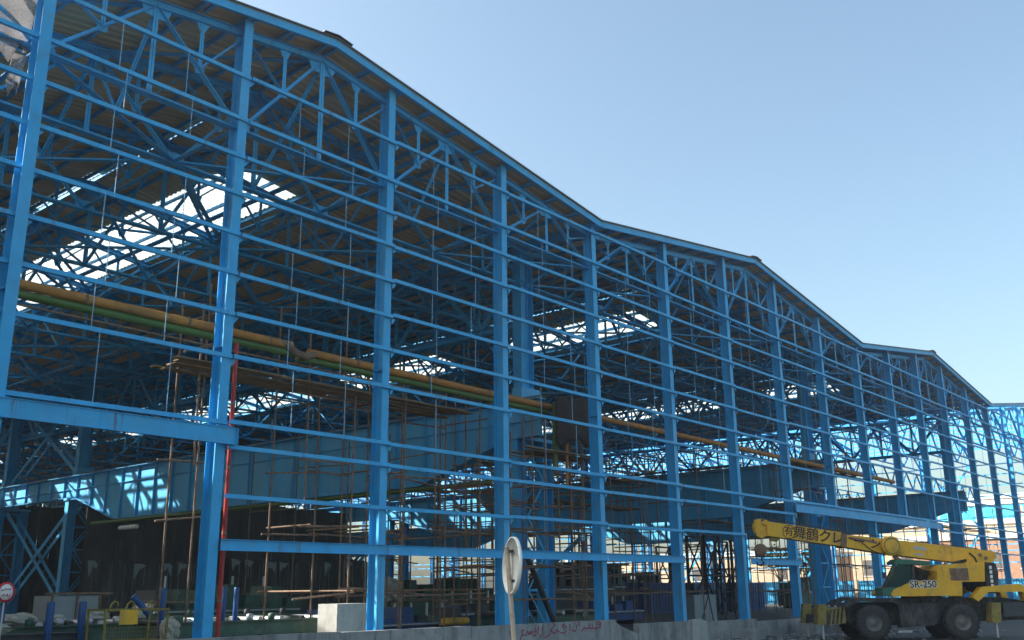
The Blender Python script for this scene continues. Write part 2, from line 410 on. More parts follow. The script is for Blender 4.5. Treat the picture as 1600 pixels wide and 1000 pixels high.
edges = [-.36, 4, 9.7]+[9.7+6*(i+1) for i in range(19)]
SKY_Y = [(9.7,15.7),(15.7,21.7),(21.7,27.7),(27.7,33.7),(33.7,39.7),(39.7,43.8),(48.9,52.2),(57.4,62),(66,72),(72,78),(84,90),(96,102),(108,114)]
for gi in (0, 1, 2, 4):
    for j in range(len(edges)-1):
        y0, y1 = edges[j], edges[j+1]
        gap = .14 if y0 > 9 and j % 3 == 0 and gi == 0 else .02
        sheet(gi, -1, gap, 10.0 if gi == 0 else 14.92, y0, y1)
        if y0 < 9 or gi == 4: sheet(gi, 1, .01, 14.92, y0, y1)
        else:
            sheet(gi, 1, gap, 3.0, y0, y1); sheet(gi, 1, 6.1, 14.92, y0, y1)
    for q, (y0, y1) in enumerate(SKY_Y if gi < 4 else []):
        if gi == 0 or (q+gi) % 3 != 0: sheet(gi, 1, 3.003, 6.097, y0, y1, 'skylight', 'skylight_sheet')
        else: sheet(gi, 1, 3.003, 6.097, y0, y1)
        if gi and q > 7: sheet(gi, 1, 3.003, 6.097, y1, SKY_Y[q+1][0] if q+1 < len(SKY_Y) else 123.7)  if (q+1 >= len(SKY_Y) or SKY_Y[q+1][0] > y1) else None
# unseen dark sheet wall along the left side, added to darken the interior
for i in range(-2,19):
    link('side_shade_sheet', sh.setdefault('side', sheet_mesh('side_shade_sheet','sheet_dark',16.9,5.98,.4,.08)), hall, (-42.75,14+6*i,.3), (0,-math.pi/2,0))
# valley gutters
for x in (-12, 18, 48, 78):
    MB().extrude((x,-.3,ZV-.16),(x,Y1,ZV-.16), [(-.32,.1),(-.3,.1),(-.3,-.1),(.3,-.1),(.3,.1),(.32,.1),(.32,-.12),(-.32,-.12)]).build('valley_gutter','blue',hall)
# horizontal bracing in the bottom chord plane
br = {}
def brace(p0, p1, a=.085, name='brace', mt='blue'):
    p0 = Vector(p0); p1 = Vector(p1); d = p1-p0; key = (tuple(round(c,2) for c in d), a, mt)
    if key not in br: br[key] = MB().angle2((0,0,0), d, a).mesh(name, mt)
    return link(name, br[key], hall, p0)
for gi, r in enumerate(RIDGES[:3]):
    for j in range(1, 10 if gi < 2 else 8):
        y0, y1 = ROWS[j-1], ROWS[j]
        for c in (-9,-3,3,9):
            brace((r+c,y0,ZB+.1),(r+c,y1,ZB+.1),.075,'tie')
        for q, c in enumerate((-15,-9,-3,3,9)):
            if (q+j) % 2 == 0: brace((r+c,y0,ZB+.05),(r+c+6,y1,ZB+.05))
            else: brace((r+c+6,y0,ZB+.05),(r+c,y1,ZB+.05))
        # vertical cross bracing under the ridge and at the third points
        for c in (0, -12, 12):
            zt = ZR+ztop(c)-.1
            brace((r+c,y0,ZB),(r+c,y1,zt),.07); brace((r+c,y0,zt),(r+c,y1,ZB),.07)
        for c in (6, -6):
            zt = ZR+ztop(c)-.1
            brace((r+c,y0,zt-.05),(r+c,(y0+y1)/2,ZB+.1),.06); brace((r+c,y1,zt-.05),(r+c,(y0+y1)/2,ZB+.1),.06)

# top chord plane bracing and a strut line under the skylight strip
for gi, r in enumerate(RIDGES[:3]):
    for j in range(1, 9 if gi == 0 else 6):
        y0, y1 = ROWS[j-1], ROWS[j]
        for xa, xb in ((0,6),(6,12)):
            za, zb = ZR+ztop(xa)-.05, ZR+ztop(xb)-.05
            if (j+xa//6) % 2: brace((r+xa,y0,za),(r+xb,y1,zb),.09)
            else: brace((r+xb,y0,zb),(r+xa,y1,za),.09)
            brace((r-xa,y0,za),(r-xb,y1,zb),.08) if j % 2 else brace((r-xb,y0,zb),(r-xa,y1,za),.08)
        brace((r+4.5,y0,ZR+ztop(4.5)-.22),(r+4.5,y1,ZR+ztop(4.5)-.22),.14,'strut'); brace((r+6,y0,ZR+ztop(6)-.2),(r+6,y1,ZR+ztop(6)-.2),.12,'strut')
# framing of the open right end wall
for i in range(1, 22):
    y = 6*i-2
    MB().isec((108.3,y,.15),(108.3,y,ZV-.8),.45,.30,.018,.012).build('end_column','blue',hall)
for z in GZ[1:]: MB().bar((108.6,.5,z),(108.6,126,z),.11,.125).build('end_girt','blue',hall)
for i in (2,5,8):
    for z0, z1 in ((.5,8.4),(8.6,16.4)):
        for a, b in ((6*i-2,6*i+4),(6*i+4,6*i-2)): MB().angle2((108.1,a,z0),(108.1,b,z1),.12,up=(1,0,0)).build('end_brace','blue',hall)
# lattice tie trusses under the valleys, parallel to the facade
for x in (18, 48, 78):
    for y in (10, 22, 34):
        tt = MB(); 
        for z in (11.6, 13.2): tt.angle2((x+.6,y,z),(x+29.2,y,z),.11)
        for q in range(19):
            xa = x+.6+q*1.5
            tt.angle2((xa,y,11.6 if q % 2 else 13.2),(xa+1.5,y,13.2 if q % 2 else 11.6),.07)
        if x > 18: tt.build('tie_truss','blue',hall)

# ------------------------------------------------------------------ main columns, crane girders, jack trusses on the valley lines
CY = (4.0, 44.5, 56.0, 96.0, 124.0)
def main_column(x, y, detail):
    c = MB()
    c.isec((x-.25,y,10.9),(x-.25,y,ZV-.6),.85,.50,.03,.02,up=(1,0,0))
    o = c.build('main_column','blue',hall)
    for lx in (-.75, 1.05):
        lg = MB(); lg.isec((x+lx,y,.5),(x+lx,y,8.55),.62,.5,.025,.016,up=(1,0,0)); lg.build('leg','blue',o)
    MB().box(x-1.15,x+1.45,y-.36,y+.36,8.556,8.70).build('cap_plate','girder',o)
    MB().box(x-.75,x+.55,y-.28,y+.28,8.704,10.896).build('stub','girder',o)
    n = 5; dz = 7.6/n
    for i in range(n):
        z = .7+dz*i
        for yy in (y-.27, y+.27):
            if not detail and yy > y: continue
            a, b = ((x-.45, x+.75) if i % 2 else (x+.75, x-.45))
            MB().bar((a,yy,z),(b,yy,z+dz),.09,.02,up=(0,1,0)).build('lacing_bar','blue',o)
            MB().bar((x-.45,yy+.015,z+dz),(x+.75,yy+.015,z+dz),.10,.02,up=(0,1,0)).build('lacing_bar','blue',o)
    MB().box(x-1.2,x+1.5,y-.45,y+.45,0,.496).build('pedestal','concrete',o)
def crane_girder(x, y0, y1, deep, detail=True):
    zt = 10.2; web = []
    if deep: web = [(y0,8.62),(y0+1.6,8.62),(y0+7.2,7.0),(y1-6.4,7.0),(y1-1.2,8.62),(y1,8.62)]
    else: web = [(y0,8.75),(y1,8.75)]
    o = MB().prism(web+[(y1,zt),(y0,zt)], 0, x-.011, x+.011).build('crane_girder','girder',hall)
    MB().box(x-.32,x+.32,y0,y1,zt,zt+.04).build('top_flange','girder',o)
    bf = MB()
    for i in range(len(web)-1):
        a, b = web[i], web[i+1]
        bf.add([(x-.3,a[0],a[1]-.04),(x+.3,a[0],a[1]-.04),(x+.3,b[0],b[1]-.04),(x-.3,b[0],b[1]-.04),(x-.3,a[0],a[1]),(x+.3,a[0],a[1]),(x+.3,b[0],b[1]),(x-.3,b[0],b[1])],
               [(0,3,2,1),(4,5,6,7),(0,1,5,4),(1,2,6,5),(2,3,7,6),(3,0,4,7)])
    bf.build('bottom_flange','girder',o)
    MB().bar((x,y0+.1,zt+.11),(x,y1-.1,zt+.11),.07,.13).build('rail','rust',o)
    def zbot(y):
        for a, b in zip(web, web[1:]):
            if a[0] <= y <= b[0]: return a[1]+(b[1]-a[1])*(y-a[0])/(b[0]-a[0])
        return web[0][1]
    y = y0+1.0
    while y < y1-.3:
        MB().box(x-.16,x-.0115,y-.008,y+.008,zbot(y)+.002,zt-.002).build('stiffener','girder',o); y += 2.0
    MB().box(x-.12,x-.0115,y0+.2,y1-.2,9.30,9.315).build('long_stiffener','girder',o)
    for q in (-.18, .16):        # walkway rail on the far side
        pass
def jack_truss(x, y0, y1):
    mb = MB(); n = max(1, round((y1-y0)/6)); d = (y1-y0)/n; zt = ZV-.75; zb = 14.0
    mb.isec((x,y0,zt),(x,y1,zt),.26,.24); mb.isec((x,y0,zb),(x,y1,zb),.26,.24)
    for i in range(n):
        a = y0+i*d
        mb.angle2((x,a,zt),(x,a+d/2,zb),.12,up=(1,0,0)); mb.angle2((x,a+d/2,zb),(x,a+d,zt),.12,up=(1,0,0))
        mb.angle2((x,a+d/2,zb),(x,a+d/2,zt),.08,up=(1,0,0))
        mb.angle2((x,a,zb),(x,a,zt),.10,up=(1,0,0))
    mb.build('jack_truss','blue',hall)
for li, x in enumerate((-12, 18, 48, 78, 108, -42)):
    for i, y in enumerate(CY):
        main_column(x, y, li == 1 and i < 2)
    if li in (1,2,3):
        for i in range(len(CY)-1):
            crane_girder(x-.75, CY[i]-1.4 if i == 0 else CY[i]+.02, CY[i+1]-.02, CY[i+1]-CY[i] > 20)
            jack_truss(x, CY[i], CY[i+1])
        # portal cross bracing in the short bay
        for a, b in ((44.9,55.6),):
            for z0, z1 in ((10.5,16.8),(1.2,8.4)):
                for p, q in (((x,a,z0),(x,b,z1)),((x,a,z1),(x,b,z0))):
                    pb = MB(); pb.angle2(Vector(p)+Vector((-.3,0,0)), Vector(q)+Vector((-.3,0,0)), .14,up=(1,0,0)); pb.angle2(Vector(p)+Vector((.3,0,0)), Vector(q)+Vector((.3,0,0)), .14,up=(1,0,0))
                    for f in range(1, 14):
                        c = Vector(p).lerp(Vector(q), f/14); e = Vector(p).lerp(Vector(q), (f+.8)/14)
                        pb.bar(c+Vector((-.3,0,0)), e+Vector((.3,0,0)), .05, .02)
                    pb.build('portal_brace','blue',hall)

# ------------------------------------------------------------------ plinth wall with graffiti
pw = thing('plinth_wall', 'low grey concrete plinth wall along the column feet with red scrawled graffiti', 'wall')
wx = [(-43,-30,1.12),(-30,-14,1.12),(-14,-2.2,1.12),(-2.2,3.8,1.12),(3.8,9.3,1.12),(9.3,17.6,1.10),(19.2,23.2,.86),(24.6,29.4,.80),(29.4,35.2,.66)]
for a, b, z in wx: MB().box(a+.006,b-.006,-.62,-.34,-.1,z+random.uniform(-.02,.02)).build('wall_segment','concrete',pw)
for a, b, z in ((17.62,19.18,.62),):
    MB().prism([(a,0),(b,0),(b,.5),(b-.5,.62),(a+.3,.85),(a,1.0)],1,-.58,-.36).build('broken_segment','concrete',pw)
MB().prism([(23.25,0),(24.55,0),(24.5,.82),(24.0,.93),(23.3,.9)],1,-.70,-.37).build('white_segment','block',pw)
def stroke(pts, r=.012):
    """painted line on the street face of the wall (x, z)"""
    mb = MB(); P = []
    for i in range(len(pts)-1):                 # smooth through the points
        p0 = pts[max(i-1,0)]; p1 = pts[i]; p2 = pts[i+1]; p3 = pts[min(i+2,len(pts)-1)]
        for t in (0,.25,.5,.75):
            q = []
            for c in (0,1):
                q.append(.5*((2*p1[c])+(-p0[c]+p2[c])*t+(2*p0[c]-5*p1[c]+4*p2[c]-p3[c])*t*t+(-p0[c]+3*p1[c]-3*p2[c]+p3[c])*t**3))
            P.append(tuple(q))
    P.append(pts[-1])
    L = []
    for i in range(len(P)):
        a = P[max(i-1,0)]; b = P[min(i+1,len(P)-1)]; dx, dz = b[0]-a[0], b[1]-a[1]; n = math.hypot(dx,dz) or 1
        wd = r*(1+.3*math.sin(i*1.3)); L.append((P[i][0]-dz/n*wd, P[i][1]+dx/n*wd, P[i][0]+dz/n*wd, P[i][1]-dx/n*wd))
    v = []; f = []
    for a in L: v += [(a[0],-.6235,a[1]),(a[2],-.6235,a[3]),(a[0],-.6205,a[1]),(a[2],-.6205,a[3])]
    for i in range(len(L)-1):
        o = 4*i; f += [(o,o+1,o+5,o+4),(o+2,o+6,o+7,o+3),(o,o+4,o+6,o+2),(o+1,o+3,o+7,o+5)]
    mb.add(v,f); return mb
GR = [  # reads from right to left
 [(16.55,.98),(16.45,1.04),(16.38,.97),(16.48,.92),(16.58,.97),(16.55,.86),(16.30,.80),(16.05,.82),(16.02,.98)],
 [(16.05,.82),(15.86,.82),(15.84,1.0)], [(15.84,.82),(15.62,.82),(15.50,.86),(15.42,.78),(15.30,.74)],
 [(15.18,.92),(15.22,1.02),(15.12,1.05)], [(15.05,.98),(15.0,.80),(14.86,.74),(14.74,.80)], [(14.62,1.02),(14.60,.76)],
 [(14.45,.88),(14.30,.98),(14.14,.96),(14.30,.86),(14.38,.76),(14.2,.70),(14.02,.74)],
 [(13.98,.74),(13.86,.84),(13.78,.74),(13.62,.74),(13.52,.86),(13.72,1.00),(13.60,1.06)], [(13.52,.86),(13.44,.72),(13.26,.62),(13.1,.60)],
 [(13.0,.96),(12.97,.72),(12.84,.62)], [(12.78,1.0),(12.75,.70)], [(12.62,.94),(12.66,.78),(12.56,.66),(12.46,.72),(12.52,.84),(12.62,.80)],
 [(12.40,.86),(12.36,.72),(12.30,.84),(12.24,.72),(12.18,.84),(12.08,.72),(11.92,.74),(11.86,.86),(12.0,.88)],
 [(11.90,.74),(11.78,.62),(11.86,.52),(12.04,.55)]]
gm = MB()
for s_ in GR:
    b_ = stroke(s_, .021); gm.add(b_.v, b_.f)
gm.build('graffiti','graffiti',pw)

# ------------------------------------------------------------------ pipes
def pipe_thing(name, label, pts, r, mt, joints=()):
    o = thing(name, label, 'pipe', pts[0])
    P = Vector(pts[0])
    MB().path([Vector(p)-P for p in pts], r, 14).build('pipe_run', mt, o)
    for t in joints:
        a = Vector(pts[0]).lerp(Vector(pts[1]), t)-P; d = (Vector(pts[1])-Vector(pts[0])).normalized()
        MB().tube(a-d*.04, a+d*.04, r*1.12, 14).build('weld_band', 'rust', o)
    return o
pipe_thing('orange_pipe', 'long rusty orange pipe run hung behind the columns above the green pipe', [(-9,2.1,10.05),(3.6,2.1,9.97)], .135, 'orange', (.2,.45,.7,.93))
pipe_thing('orange_pipe', 'straight orange brown pipe run from the pipe bend to the far gables', [(4.3,2.1,9.86),(18,2.1,9.75),(58,2.1,9.62)], .135, 'orange', (.15,.4,.65,.9))
pipe_thing('orange_pipe_bend', 'bent rusty pipe offset joining the two orange pipe runs', [(3.0,2.1,10.0),(3.35,2.05,9.98),(3.7,1.95,9.72),(4.1,1.95,9.66),(4.6,2.1,9.86)], .12, 'rust')
pipe_thing('green_pipe', 'green pipe slung directly under the orange pipe at the left', [(-9,2.16,9.80),(3.7,2.16,9.72)], .12, 'green_pipe', (.3,.8))
pipe_thing('green_pipe', 'green pipe under the straight orange brown pipe run', [(3.9,2.16,9.62),(17.0,2.16,9.52)], .115, 'green_pipe', (.3,.7))
pipe_thing('grey_conduit', 'thin grey brown conduit running below the green pipe', [(-9,2.3,9.58),(17,2.3,9.30)], .03, 'rust')
pipe_thing('red_riser_pipe', 'red vertical pipe standing beside the second column', [(1.15,1.5,.15),(1.15,1.5,9.5)], .065, 'red', (.2,.4,.6,.8))
pipe_thing('green_drop_pipe', 'green vertical drop pipe under the dark tarp', [(17.12,1.8,9.9),(17.06,1.8,7.0)], .10, 'green_pipe')
pipe_thing('brown_drop_pipe', 'brown vertical drop pipe right of the green drop pipe', [(17.92,1.8,8.6),(17.86,1.8,6.4)], .07, 'orange')
pipe_thing('long_green_pipe', 'long green pipe along the underside of the first crane girder', [(16.6,5,6.75),(16.6,40,6.75)], .11, 'green_pipe')
pipe_thing('cream_pipe', 'cream pipe stub on the laced column bracket at the left', [(15.9,35,6.2),(15.9,33.0,6.2)], .13, 'white')

# ------------------------------------------------------------------ scaffolds
def scaffold(name, label, stands, ledgers, planks=(), r=.036):
    o = thing(name, label, 'scaffold', (stands[0][0],stands[0][1],0), 0, 'pole scaffolds around the pipes and girders')
    O = Vector((stands[0][0],stands[0][1],0))
    for x, y, z0, z1 in stands:
        jx, jy = random.uniform(-.07,.07), random.uniform(-.07,.07)
        MB().tube(Vector((x,y,z0))-O, Vector((x+jx,y+jy,z1))-O, r, 7).build('standard','rust',o)
    for a, b in ledgers: MB().tube(Vector(a)-O, Vector(b)-O, r*.92, 7).build('ledger','rust',o)
    for x0, x1, y0, y1, z in planks:
        tx = random.uniform(-.02,.02)
        MB().bar(Vector((x0,(y0+y1)/2,z))-O, Vector((x1,(y0+y1)/2+random.uniform(-.06,.06),z+tx))-O, y1-y0, .045).build('plank','wood',o)
    return o
def ledger_set(xs, ys, zs, jit=.5):
    L = []
    for y in ys:
        for z in zs:
            i = 0
            while i < len(xs)-1:
                n = random.choice((1,1,2)); j = min(i+n, len(xs)-1)
                if random.random() < .72: L.append(((xs[i]-random.uniform(.1,jit), y+.05, z+random.uniform(-.2,.2)), (xs[j]+random.uniform(.1,jit), y+.05, z+random.uniform(-.2,.2))))
                i = j
    for x in xs:
        for z in zs:
            if random.random() < .6 and len(ys) > 1: L.append(((x+.05,ys[0]-random.uniform(.1,.5),z+.06),(x+.05,ys[-1]+random.uniform(.1,.5),z+.06)))
    return L
scaffold('pole_scaffold', 'tall thin two pole scaffold left of the second column', [(1.36,5,.15,11.9),(2.29,5,.15,12.4),(1.3,3.6,6,11.2),(2.3,3.6,6,11.0)],
         [((.6,5.05,2.0),(3.2,5.05,1.95)),((.9,5.05,6.3),(2.9,5.05,6.35)),((1.0,5.05,4.4),(2.6,5.05,4.6)),((.6,5.0,9.2),(3.4,5.0,9.3)),((.9,4.0,9.6),(3.6,4.6,10.8)),((1.3,5.05,10.8),(3.1,5.05,11.7))])
xsA = [5.2,7.15,8.4,9.63,11.3,13.8]
stA = [(x,5.0,.15,z) for x, z in zip(xsA,(12.2,9.9,13.2,10.2,11.2,10.7))]+[(x,3.1,.15 if i % 2 else 5.0,z) for i, (x, z) in enumerate(zip(xsA,(11.0,9.6,10.6,9.8,10.9,10.0)))]
plA = []
x = .2
for row in range(6):
    xx = .1+random.uniform(-.3,.3)
    while xx < 12.4:
        L = random.choice((2.6,3.2,4.0)); plA.append((xx, min(xx+L,12.9), 2.55+row*.36, 2.86+row*.36, 8.98+random.uniform(0,.07)+(.05 if row % 2 else 0))); xx += L-.25
scaffold('pole_scaffold', 'long brown pole scaffold with plank platform under the orange pipe', stA, ledger_set(xsA,(3.1,5.0),(2.2,4.3,6.4,8.85,9.9)), plA)
xsB = [14.6,15.4,16.1,16.9,17.8,18.7,19.6]
stB = [(x,y,.15 if random.random() < .7 else 3.5,random.uniform(7.6,11.2)) for x in xsB for y in (2.2,6.0)]
plB = [(15.4+random.uniform(-.5,.5),20.2+random.uniform(-.6,.3),1.5+i*.3,1.75+i*.3,7.75+random.uniform(0,.14)) for i in range(5)]
scaffold('pole_scaffold', 'dense pole scaffold wrapped round the laced main column under the tarp', stB, ledger_set(xsB,(2.2,6.0),(1.8,3.1,4.5,5.6,6.4,7.6),.9), plB)
xsC = [22.3,24.6,27.2,30.6,33.0,36.1]
scaffold('pole_scaffold', 'thin pole scaffold standing behind the fifth and sixth columns', [(x,6.0,.15,random.uniform(7.5,12.5)) for x in xsC]+[(x,8.0,.15,random.uniform(6,10)) for x in xsC[::2]], ledger_set(xsC,(6.0,8.0),(2.1,4.4,6.9),.5))
xsD = [44.4,46.6,49.0,51.5,54.6]
plD = [(44.0+random.uniform(-.3,.3),55.2,3.0+i*.4,3.35+i*.4,9.9+random.uniform(0,.1)) for i in range(5)]
scaffold('pole_scaffold', 'brown pole scaffold with plank platform behind the right door header', [(x,y,6.5 if i % 2 else .15,11.3) for i, x in enumerate(xsD) for y in (3.0,5.0)], ledger_set(xsD,(3.0,5.0),(8.2,9.7,10.9),.5), plD)
ysE = [8,11,14,18,22]
scaffold('pole_scaffold', 'scaffold row standing along the first crane girder', [(16.2,y,.15,random.uniform(8.5,12.5)) for y in ysE],
         [((16.25,a,z),(16.25,b,z+random.uniform(-.15,.15))) for a, b in zip(ysE,ysE[1:]) for z in (2.3,4.5,6.4,8.3) if random.random() < .8])
scaffold('pole_scaffold', 'scaffold row far inside along the second crane girder', [(46.4,y,.15,random.uniform(7,11)) for y in (26,29,32,35,38)],
         [((46.45,a,z),(46.45,a+3.4,z)) for a in (26,29,32,35) for z in (3.0,5.5,7.6)])

plF = [(45.6+.36*i,45.93+.36*i,8,34,10.36+random.uniform(0,.05)) for i in range(3)]
wk = thing('plank_walkway','brown plank walkway with rails lying on the second crane girder','walkway',(46.2,8,10.3))
for i in range(3):
    for q in range(6): MB().bar((-.5+.36*i,4.3*q+random.uniform(-.3,.3),.06+.03*(q%2)),(-.5+.36*i+random.uniform(-.1,.1),4.3*q+4.5,.06+.03*(q%2)),.31,.045).build('plank','wood',wk)
for q in range(9): MB().tube((-.8,3*q,-.3),(-.8,3*q+.05,1.3),.03,7).build('rail_post','rust',wk)
for z in (.7,1.25): MB().tube((-.8,-.4,z),(-.8,25.5,z+.05),.03,7).build('rail','rust',wk)
xsG = [20.5,23.0,26.0,29.0,32.0,35.0,38.0]
plG = [(20+3*i+random.uniform(-.3,.3),23.4+3*i,10.2+.4*k,10.53+.4*k,8.6+random.uniform(0,.12)) for i in range(6) for k in range(3) if random.random() < .75]
scaffold('pole_scaffold','high brown pole scaffold with scattered planks in the second gable',[(x,y,.15,random.uniform(9.2,11)) for x in xsG for y in (10,12)],ledger_set(xsG,(10,12),(3.0,5.6,8.45,9.4),.8),plG)
for (lab, x0, x1, yy, zt) in (('pole scaffold standing deep in the second gable behind the dark machine',21,46,(15,17),9.2),('pole scaffold behind the second crane girder in the third gable',50,76,(7,9.5),9.0),('pole scaffold near the right end of the third gable',52,77,(18,21),8.0),('pole scaffold in the open fourth gable behind the crane',80,104,(6,9),8.5)):
    xs_ = []; xx = x0
    while xx < x1: xs_.append(xx); xx += random.uniform(1.9,3.2)
    n_ = int(zt/1.9); zs_ = [1.9*(q+1) for q in range(n_)]
    pl_ = [(xa,xb+.4,yy[0]+.3+.4*k,yy[0]+.62+.4*k,zs_[-1]+.1+random.uniform(0,.1)) for xa, xb in zip(xs_,xs_[1:]) for k in range(4) if random.random() < .55]
    scaffold('pole_scaffold',lab,[(x,y,.15,random.uniform(zt-2,zt+2)) for x in xs_ for y in yy],ledger_set(xs_,yy,zs_,.9),pl_)
# tarp and plastic sheet: crumpled cloth grids
def cloth(name, label, cat, corners, nu, nv, amp, mt, seed, ragged=0, thick=.01):
    rnd = random.Random(seed); A, B, C, D = [Vector(c) for c in corners]; P = A
    N = (B-A).cross(D-A).normalized(); ph = [rnd.uniform(0,6.28) for _ in range(6)]
    v = []
    for j in range(nv+1):
        for i in range(nu+1):
            u, t = i/nu, j/nv
            q = A.lerp(B,u).lerp(D.lerp(C,u),t)
            e = amp*(math.sin(7*u+ph[0]+2*t)+.6*math.sin(13*u+ph[1]-3*t)+.4*math.sin(21*t+ph[2]+5*u)+.5*rnd.uniform(-1,1))
            q = q+N*e
            if ragged and j == nv: q.z += ragged*(math.sin(9*u+ph[3])+.7*math.sin(19*u+ph[4])+.6*rnd.uniform(-1,1))
            v.append(q-P)
    k = nu+1; n0 = len(v); v += [x+N*thick for x in v]
    f = [(j*k+i,j*k+i+1,(j+1)*k+i+1,(j+1)*k+i) for j in range(nv) for i in range(nu)]
    f += [tuple(n0+q for q in reversed(a)) for a in f]
    rim = [i for i in range(k)]+[j*k+nu for j in range(1,nv+1)]+[nv*k+i for i in range(nu-1,-1,-1)]+[j*k for j in range(nv-1,0,-1)]
    f += [(rim[i],n0+rim[i],n0+rim[(i+1)%len(rim)],rim[(i+1)%len(rim)]) for i in range(len(rim))]
    o = MB().add(v,f,True).build(name,mt); o.location = P
    return tag(o,label,cat)
cloth('dark_tarp', 'dark brown tarp draped over the scaffold beside the fourth column', 'tarp', [(16.5,1.2,10.05),(19.55,1.15,10.25),(19.45,1.2,8.4),(16.55,1.25,8.05)], 16, 10, .05, 'tarp', 3, .12)
cloth('plastic_sheet', 'torn translucent plastic sheet hanging on the girts at top left', 'sheet', [(-8.4,.35,18.2),(-6.2,.40,18.4),(-6.35,.38,15.35),(-7.6,.3,15.5)], 14, 16, .05, 'plastic', 5, .22)
cloth('plastic_strip', 'narrow torn plastic strip dangling below the plastic sheet', 'sheet', [(-6.75,.30,15.4),(-6.35,.32,15.4),(-6.45,.34,14.35),(-6.75,.3,14.45)], 4, 8, .05, 'plastic', 6, .15)

# ------------------------------------------------------------------ equipment on the hall floor
def roller_table(label, x0, x1, y, z):
    o = thing('roller_table', label, 'conveyor', (x0,y,.15), 0, 'green roller tables on the hall floor'); h = z-.15; L = x1-x0
    for yy in (0, 1.5): MB().isec((0,yy,h-.3),(L,yy,h-.3),.55,.2,.02,.014).build('side_beam','machine_green',o)
    n = int(L/.9)
    for i in range(n):
        xx = .5+i*.9; rl = MB().tube((xx,-.14,h+.1),(xx,1.64,h+.1),.11,10).build('roller','galv' if i % 3 else 'dark_steel',o)
    for i in range(int(L/3)+1):
        MB().box(3*i+.1,3*i+.35,.02,1.48,0,h-.578).build('leg','machine_green',o)
        MB().bar((3*i+.6,-.12,h-.05),(3*i+.85,-.12,h-.05),.1,.16).build('bearing_block','light_panel',o)
    return o
roller_table('green roller table along the facade at the far left', -4.5, 1.0, 5.2, 1.30)
roller_table('green roller table behind the red riser pipe', 1.6, 9.6, 6.0, 1.24)
roller_table('long green roller table in the middle of the first gable', 3.0, 15.0, 10.5, 1.15)
roller_table('dark green roller table behind the fourth column', 19.8, 28.0, 7.6, 1.05)
def bench_conveyor(label, x0, x1, y, z):
    o = thing('bench_conveyor', label, 'conveyor', (x0,y,.15), 0, 'green bench conveyors along the wall'); L = x1-x0; h = z-.15
    MB().isec((0,0,h-.2),(L,0,h-.2),.40,.22,.02,.014).build('beam','machine_green',o)
    MB().box(0,L,-.12,.12,h+.004,h+.022).build('wear_strip','machine_green',o)
    for i in range(int(L/1.6)+1): MB().box(1.6*i+.02,1.6*i+.16,-.1,.1,0,h-.403).build('leg','machine_green',o)
    for i in range(int(L/.8)):
        if random.random() < .7: MB().lathe([(0,0),(.09,0),(.11,.03),(.11,.16),(.05,.2),(0,.2)],(.4+.8*i,-.02,h+.024),(0,0,1),10).build('bearing_cap',random.choice(('machine_green','dark_steel','galv')),o)
    return o
bench_conveyor('green bench conveyor at the bottom left behind the blue posts',-4.4,-.3,3.5,1.42)
bench_conveyor('green bench conveyor just right of the second column foot',.5,6.0,3.1,1.40)
bench_conveyor('long green bench conveyor behind the concrete block',2.5,9.5,8.4,1.45)
rp = MB().lathe([(0,0),(.10,0),(.10,1.9),(.085,1.93),(0,1.93)], (0,0,0), (0,0,1), 14)
# blue posts
pmesh = rp.mesh('blue_post','bollard')
for x, y, s, lab in ((-3.1,2.6,1.0,'blue post second from the left edge'),(-2.25,2.6,1.0,'blue post just left of the yellow cage'),(-3.55,4.4,.95,'short blue post next to the round prohibition sign'),
                     (1.0,4.2,1.18,'slim blue post left of the second column'),(2.95,4.0,1.18,'blue post right of the red riser pipe'),(3.4,4.0,1.18,'blue post furthest right of the red riser pipe')):
    o = link('blue_post', pmesh, None, (x,y,.12), None); o.scale = (1 if s <= 1 else .8, 1 if s <= 1 else .8, s); tag(o, lab, 'post', 'blue posts on the hall floor')
o = MB().tube((0,0,0),(-.52,.1,.55),.09,12).build('blue_pipe_offcut','bollard'); o.location = (.1,3.3,1.62); tag(o,'short tilted blue pipe offcut above the yellow cage','pipe')
# yellow lifting cage
cg = thing('lifting_cage','yellow wire lifting cage with hooks and a plain yellow plate','cage',(-2.25,1.3,.15))
for x in (0,1.65):
    for y in (0,.9): MB().bar((x,y,0),(x+(.06 if x else -.04),y,1.72),.05,.05).build('corner_post','cage_yellow',cg)
for z in (.1,.9,1.68):
    for y in (0,.9): MB().bar((0,y,z),(1.68,y,z),.05,.05).build('rail','cage_yellow',cg)
    for x in (0,1.67): MB().bar((x,0,z),(x,.9,z),.05,.05).build('rail','cage_yellow',cg)
for i in range(20): MB().bar((.08*i+.05,0,.1),(.08*i+.05,0,1.3),.008,.008).build('wire','cage_yellow',cg)
for i in range(12): MB().bar((0,0,.14+.1*i),(1.68,0,.14+.1*i),.008,.008).build('wire','cage_yellow',cg)
MB().box(.32,.82,-.06,-.03,1.32,1.68).build('plate','yellow',cg)
for x in (.06,.5,1.1):
    MB().path([(x,0,1.70),(x+.03,0,1.82),(x+.12,0,1.90),(x+.2,0,1.86),(x+.21,0,1.76)],.025,8).build('hook','cage_yellow',cg)
# concrete blocks
def conc_block(label, x, y, sx, sy, z1, mt='block', rz=0):
    b = .03; o = MB()
    o.prism([(-sx/2+b,-sy/2),(sx/2-b,-sy/2),(sx/2,-sy/2+b),(sx/2,sy/2-b),(sx/2-b,sy/2),(-sx/2+b,sy/2),(-sx/2,sy/2-b),(-sx/2,-sy/2+b)],2,0,z1-.15)
    o = o.build('concrete_block',mt); o.location = (x,y,.15); o.rotation_euler = (0,0,rz); return tag(o,label,'block')
conc_block('pale grey concrete block standing left of the third column', 6.25, 2.1, 1.6, .9, 1.86, rz=.1)
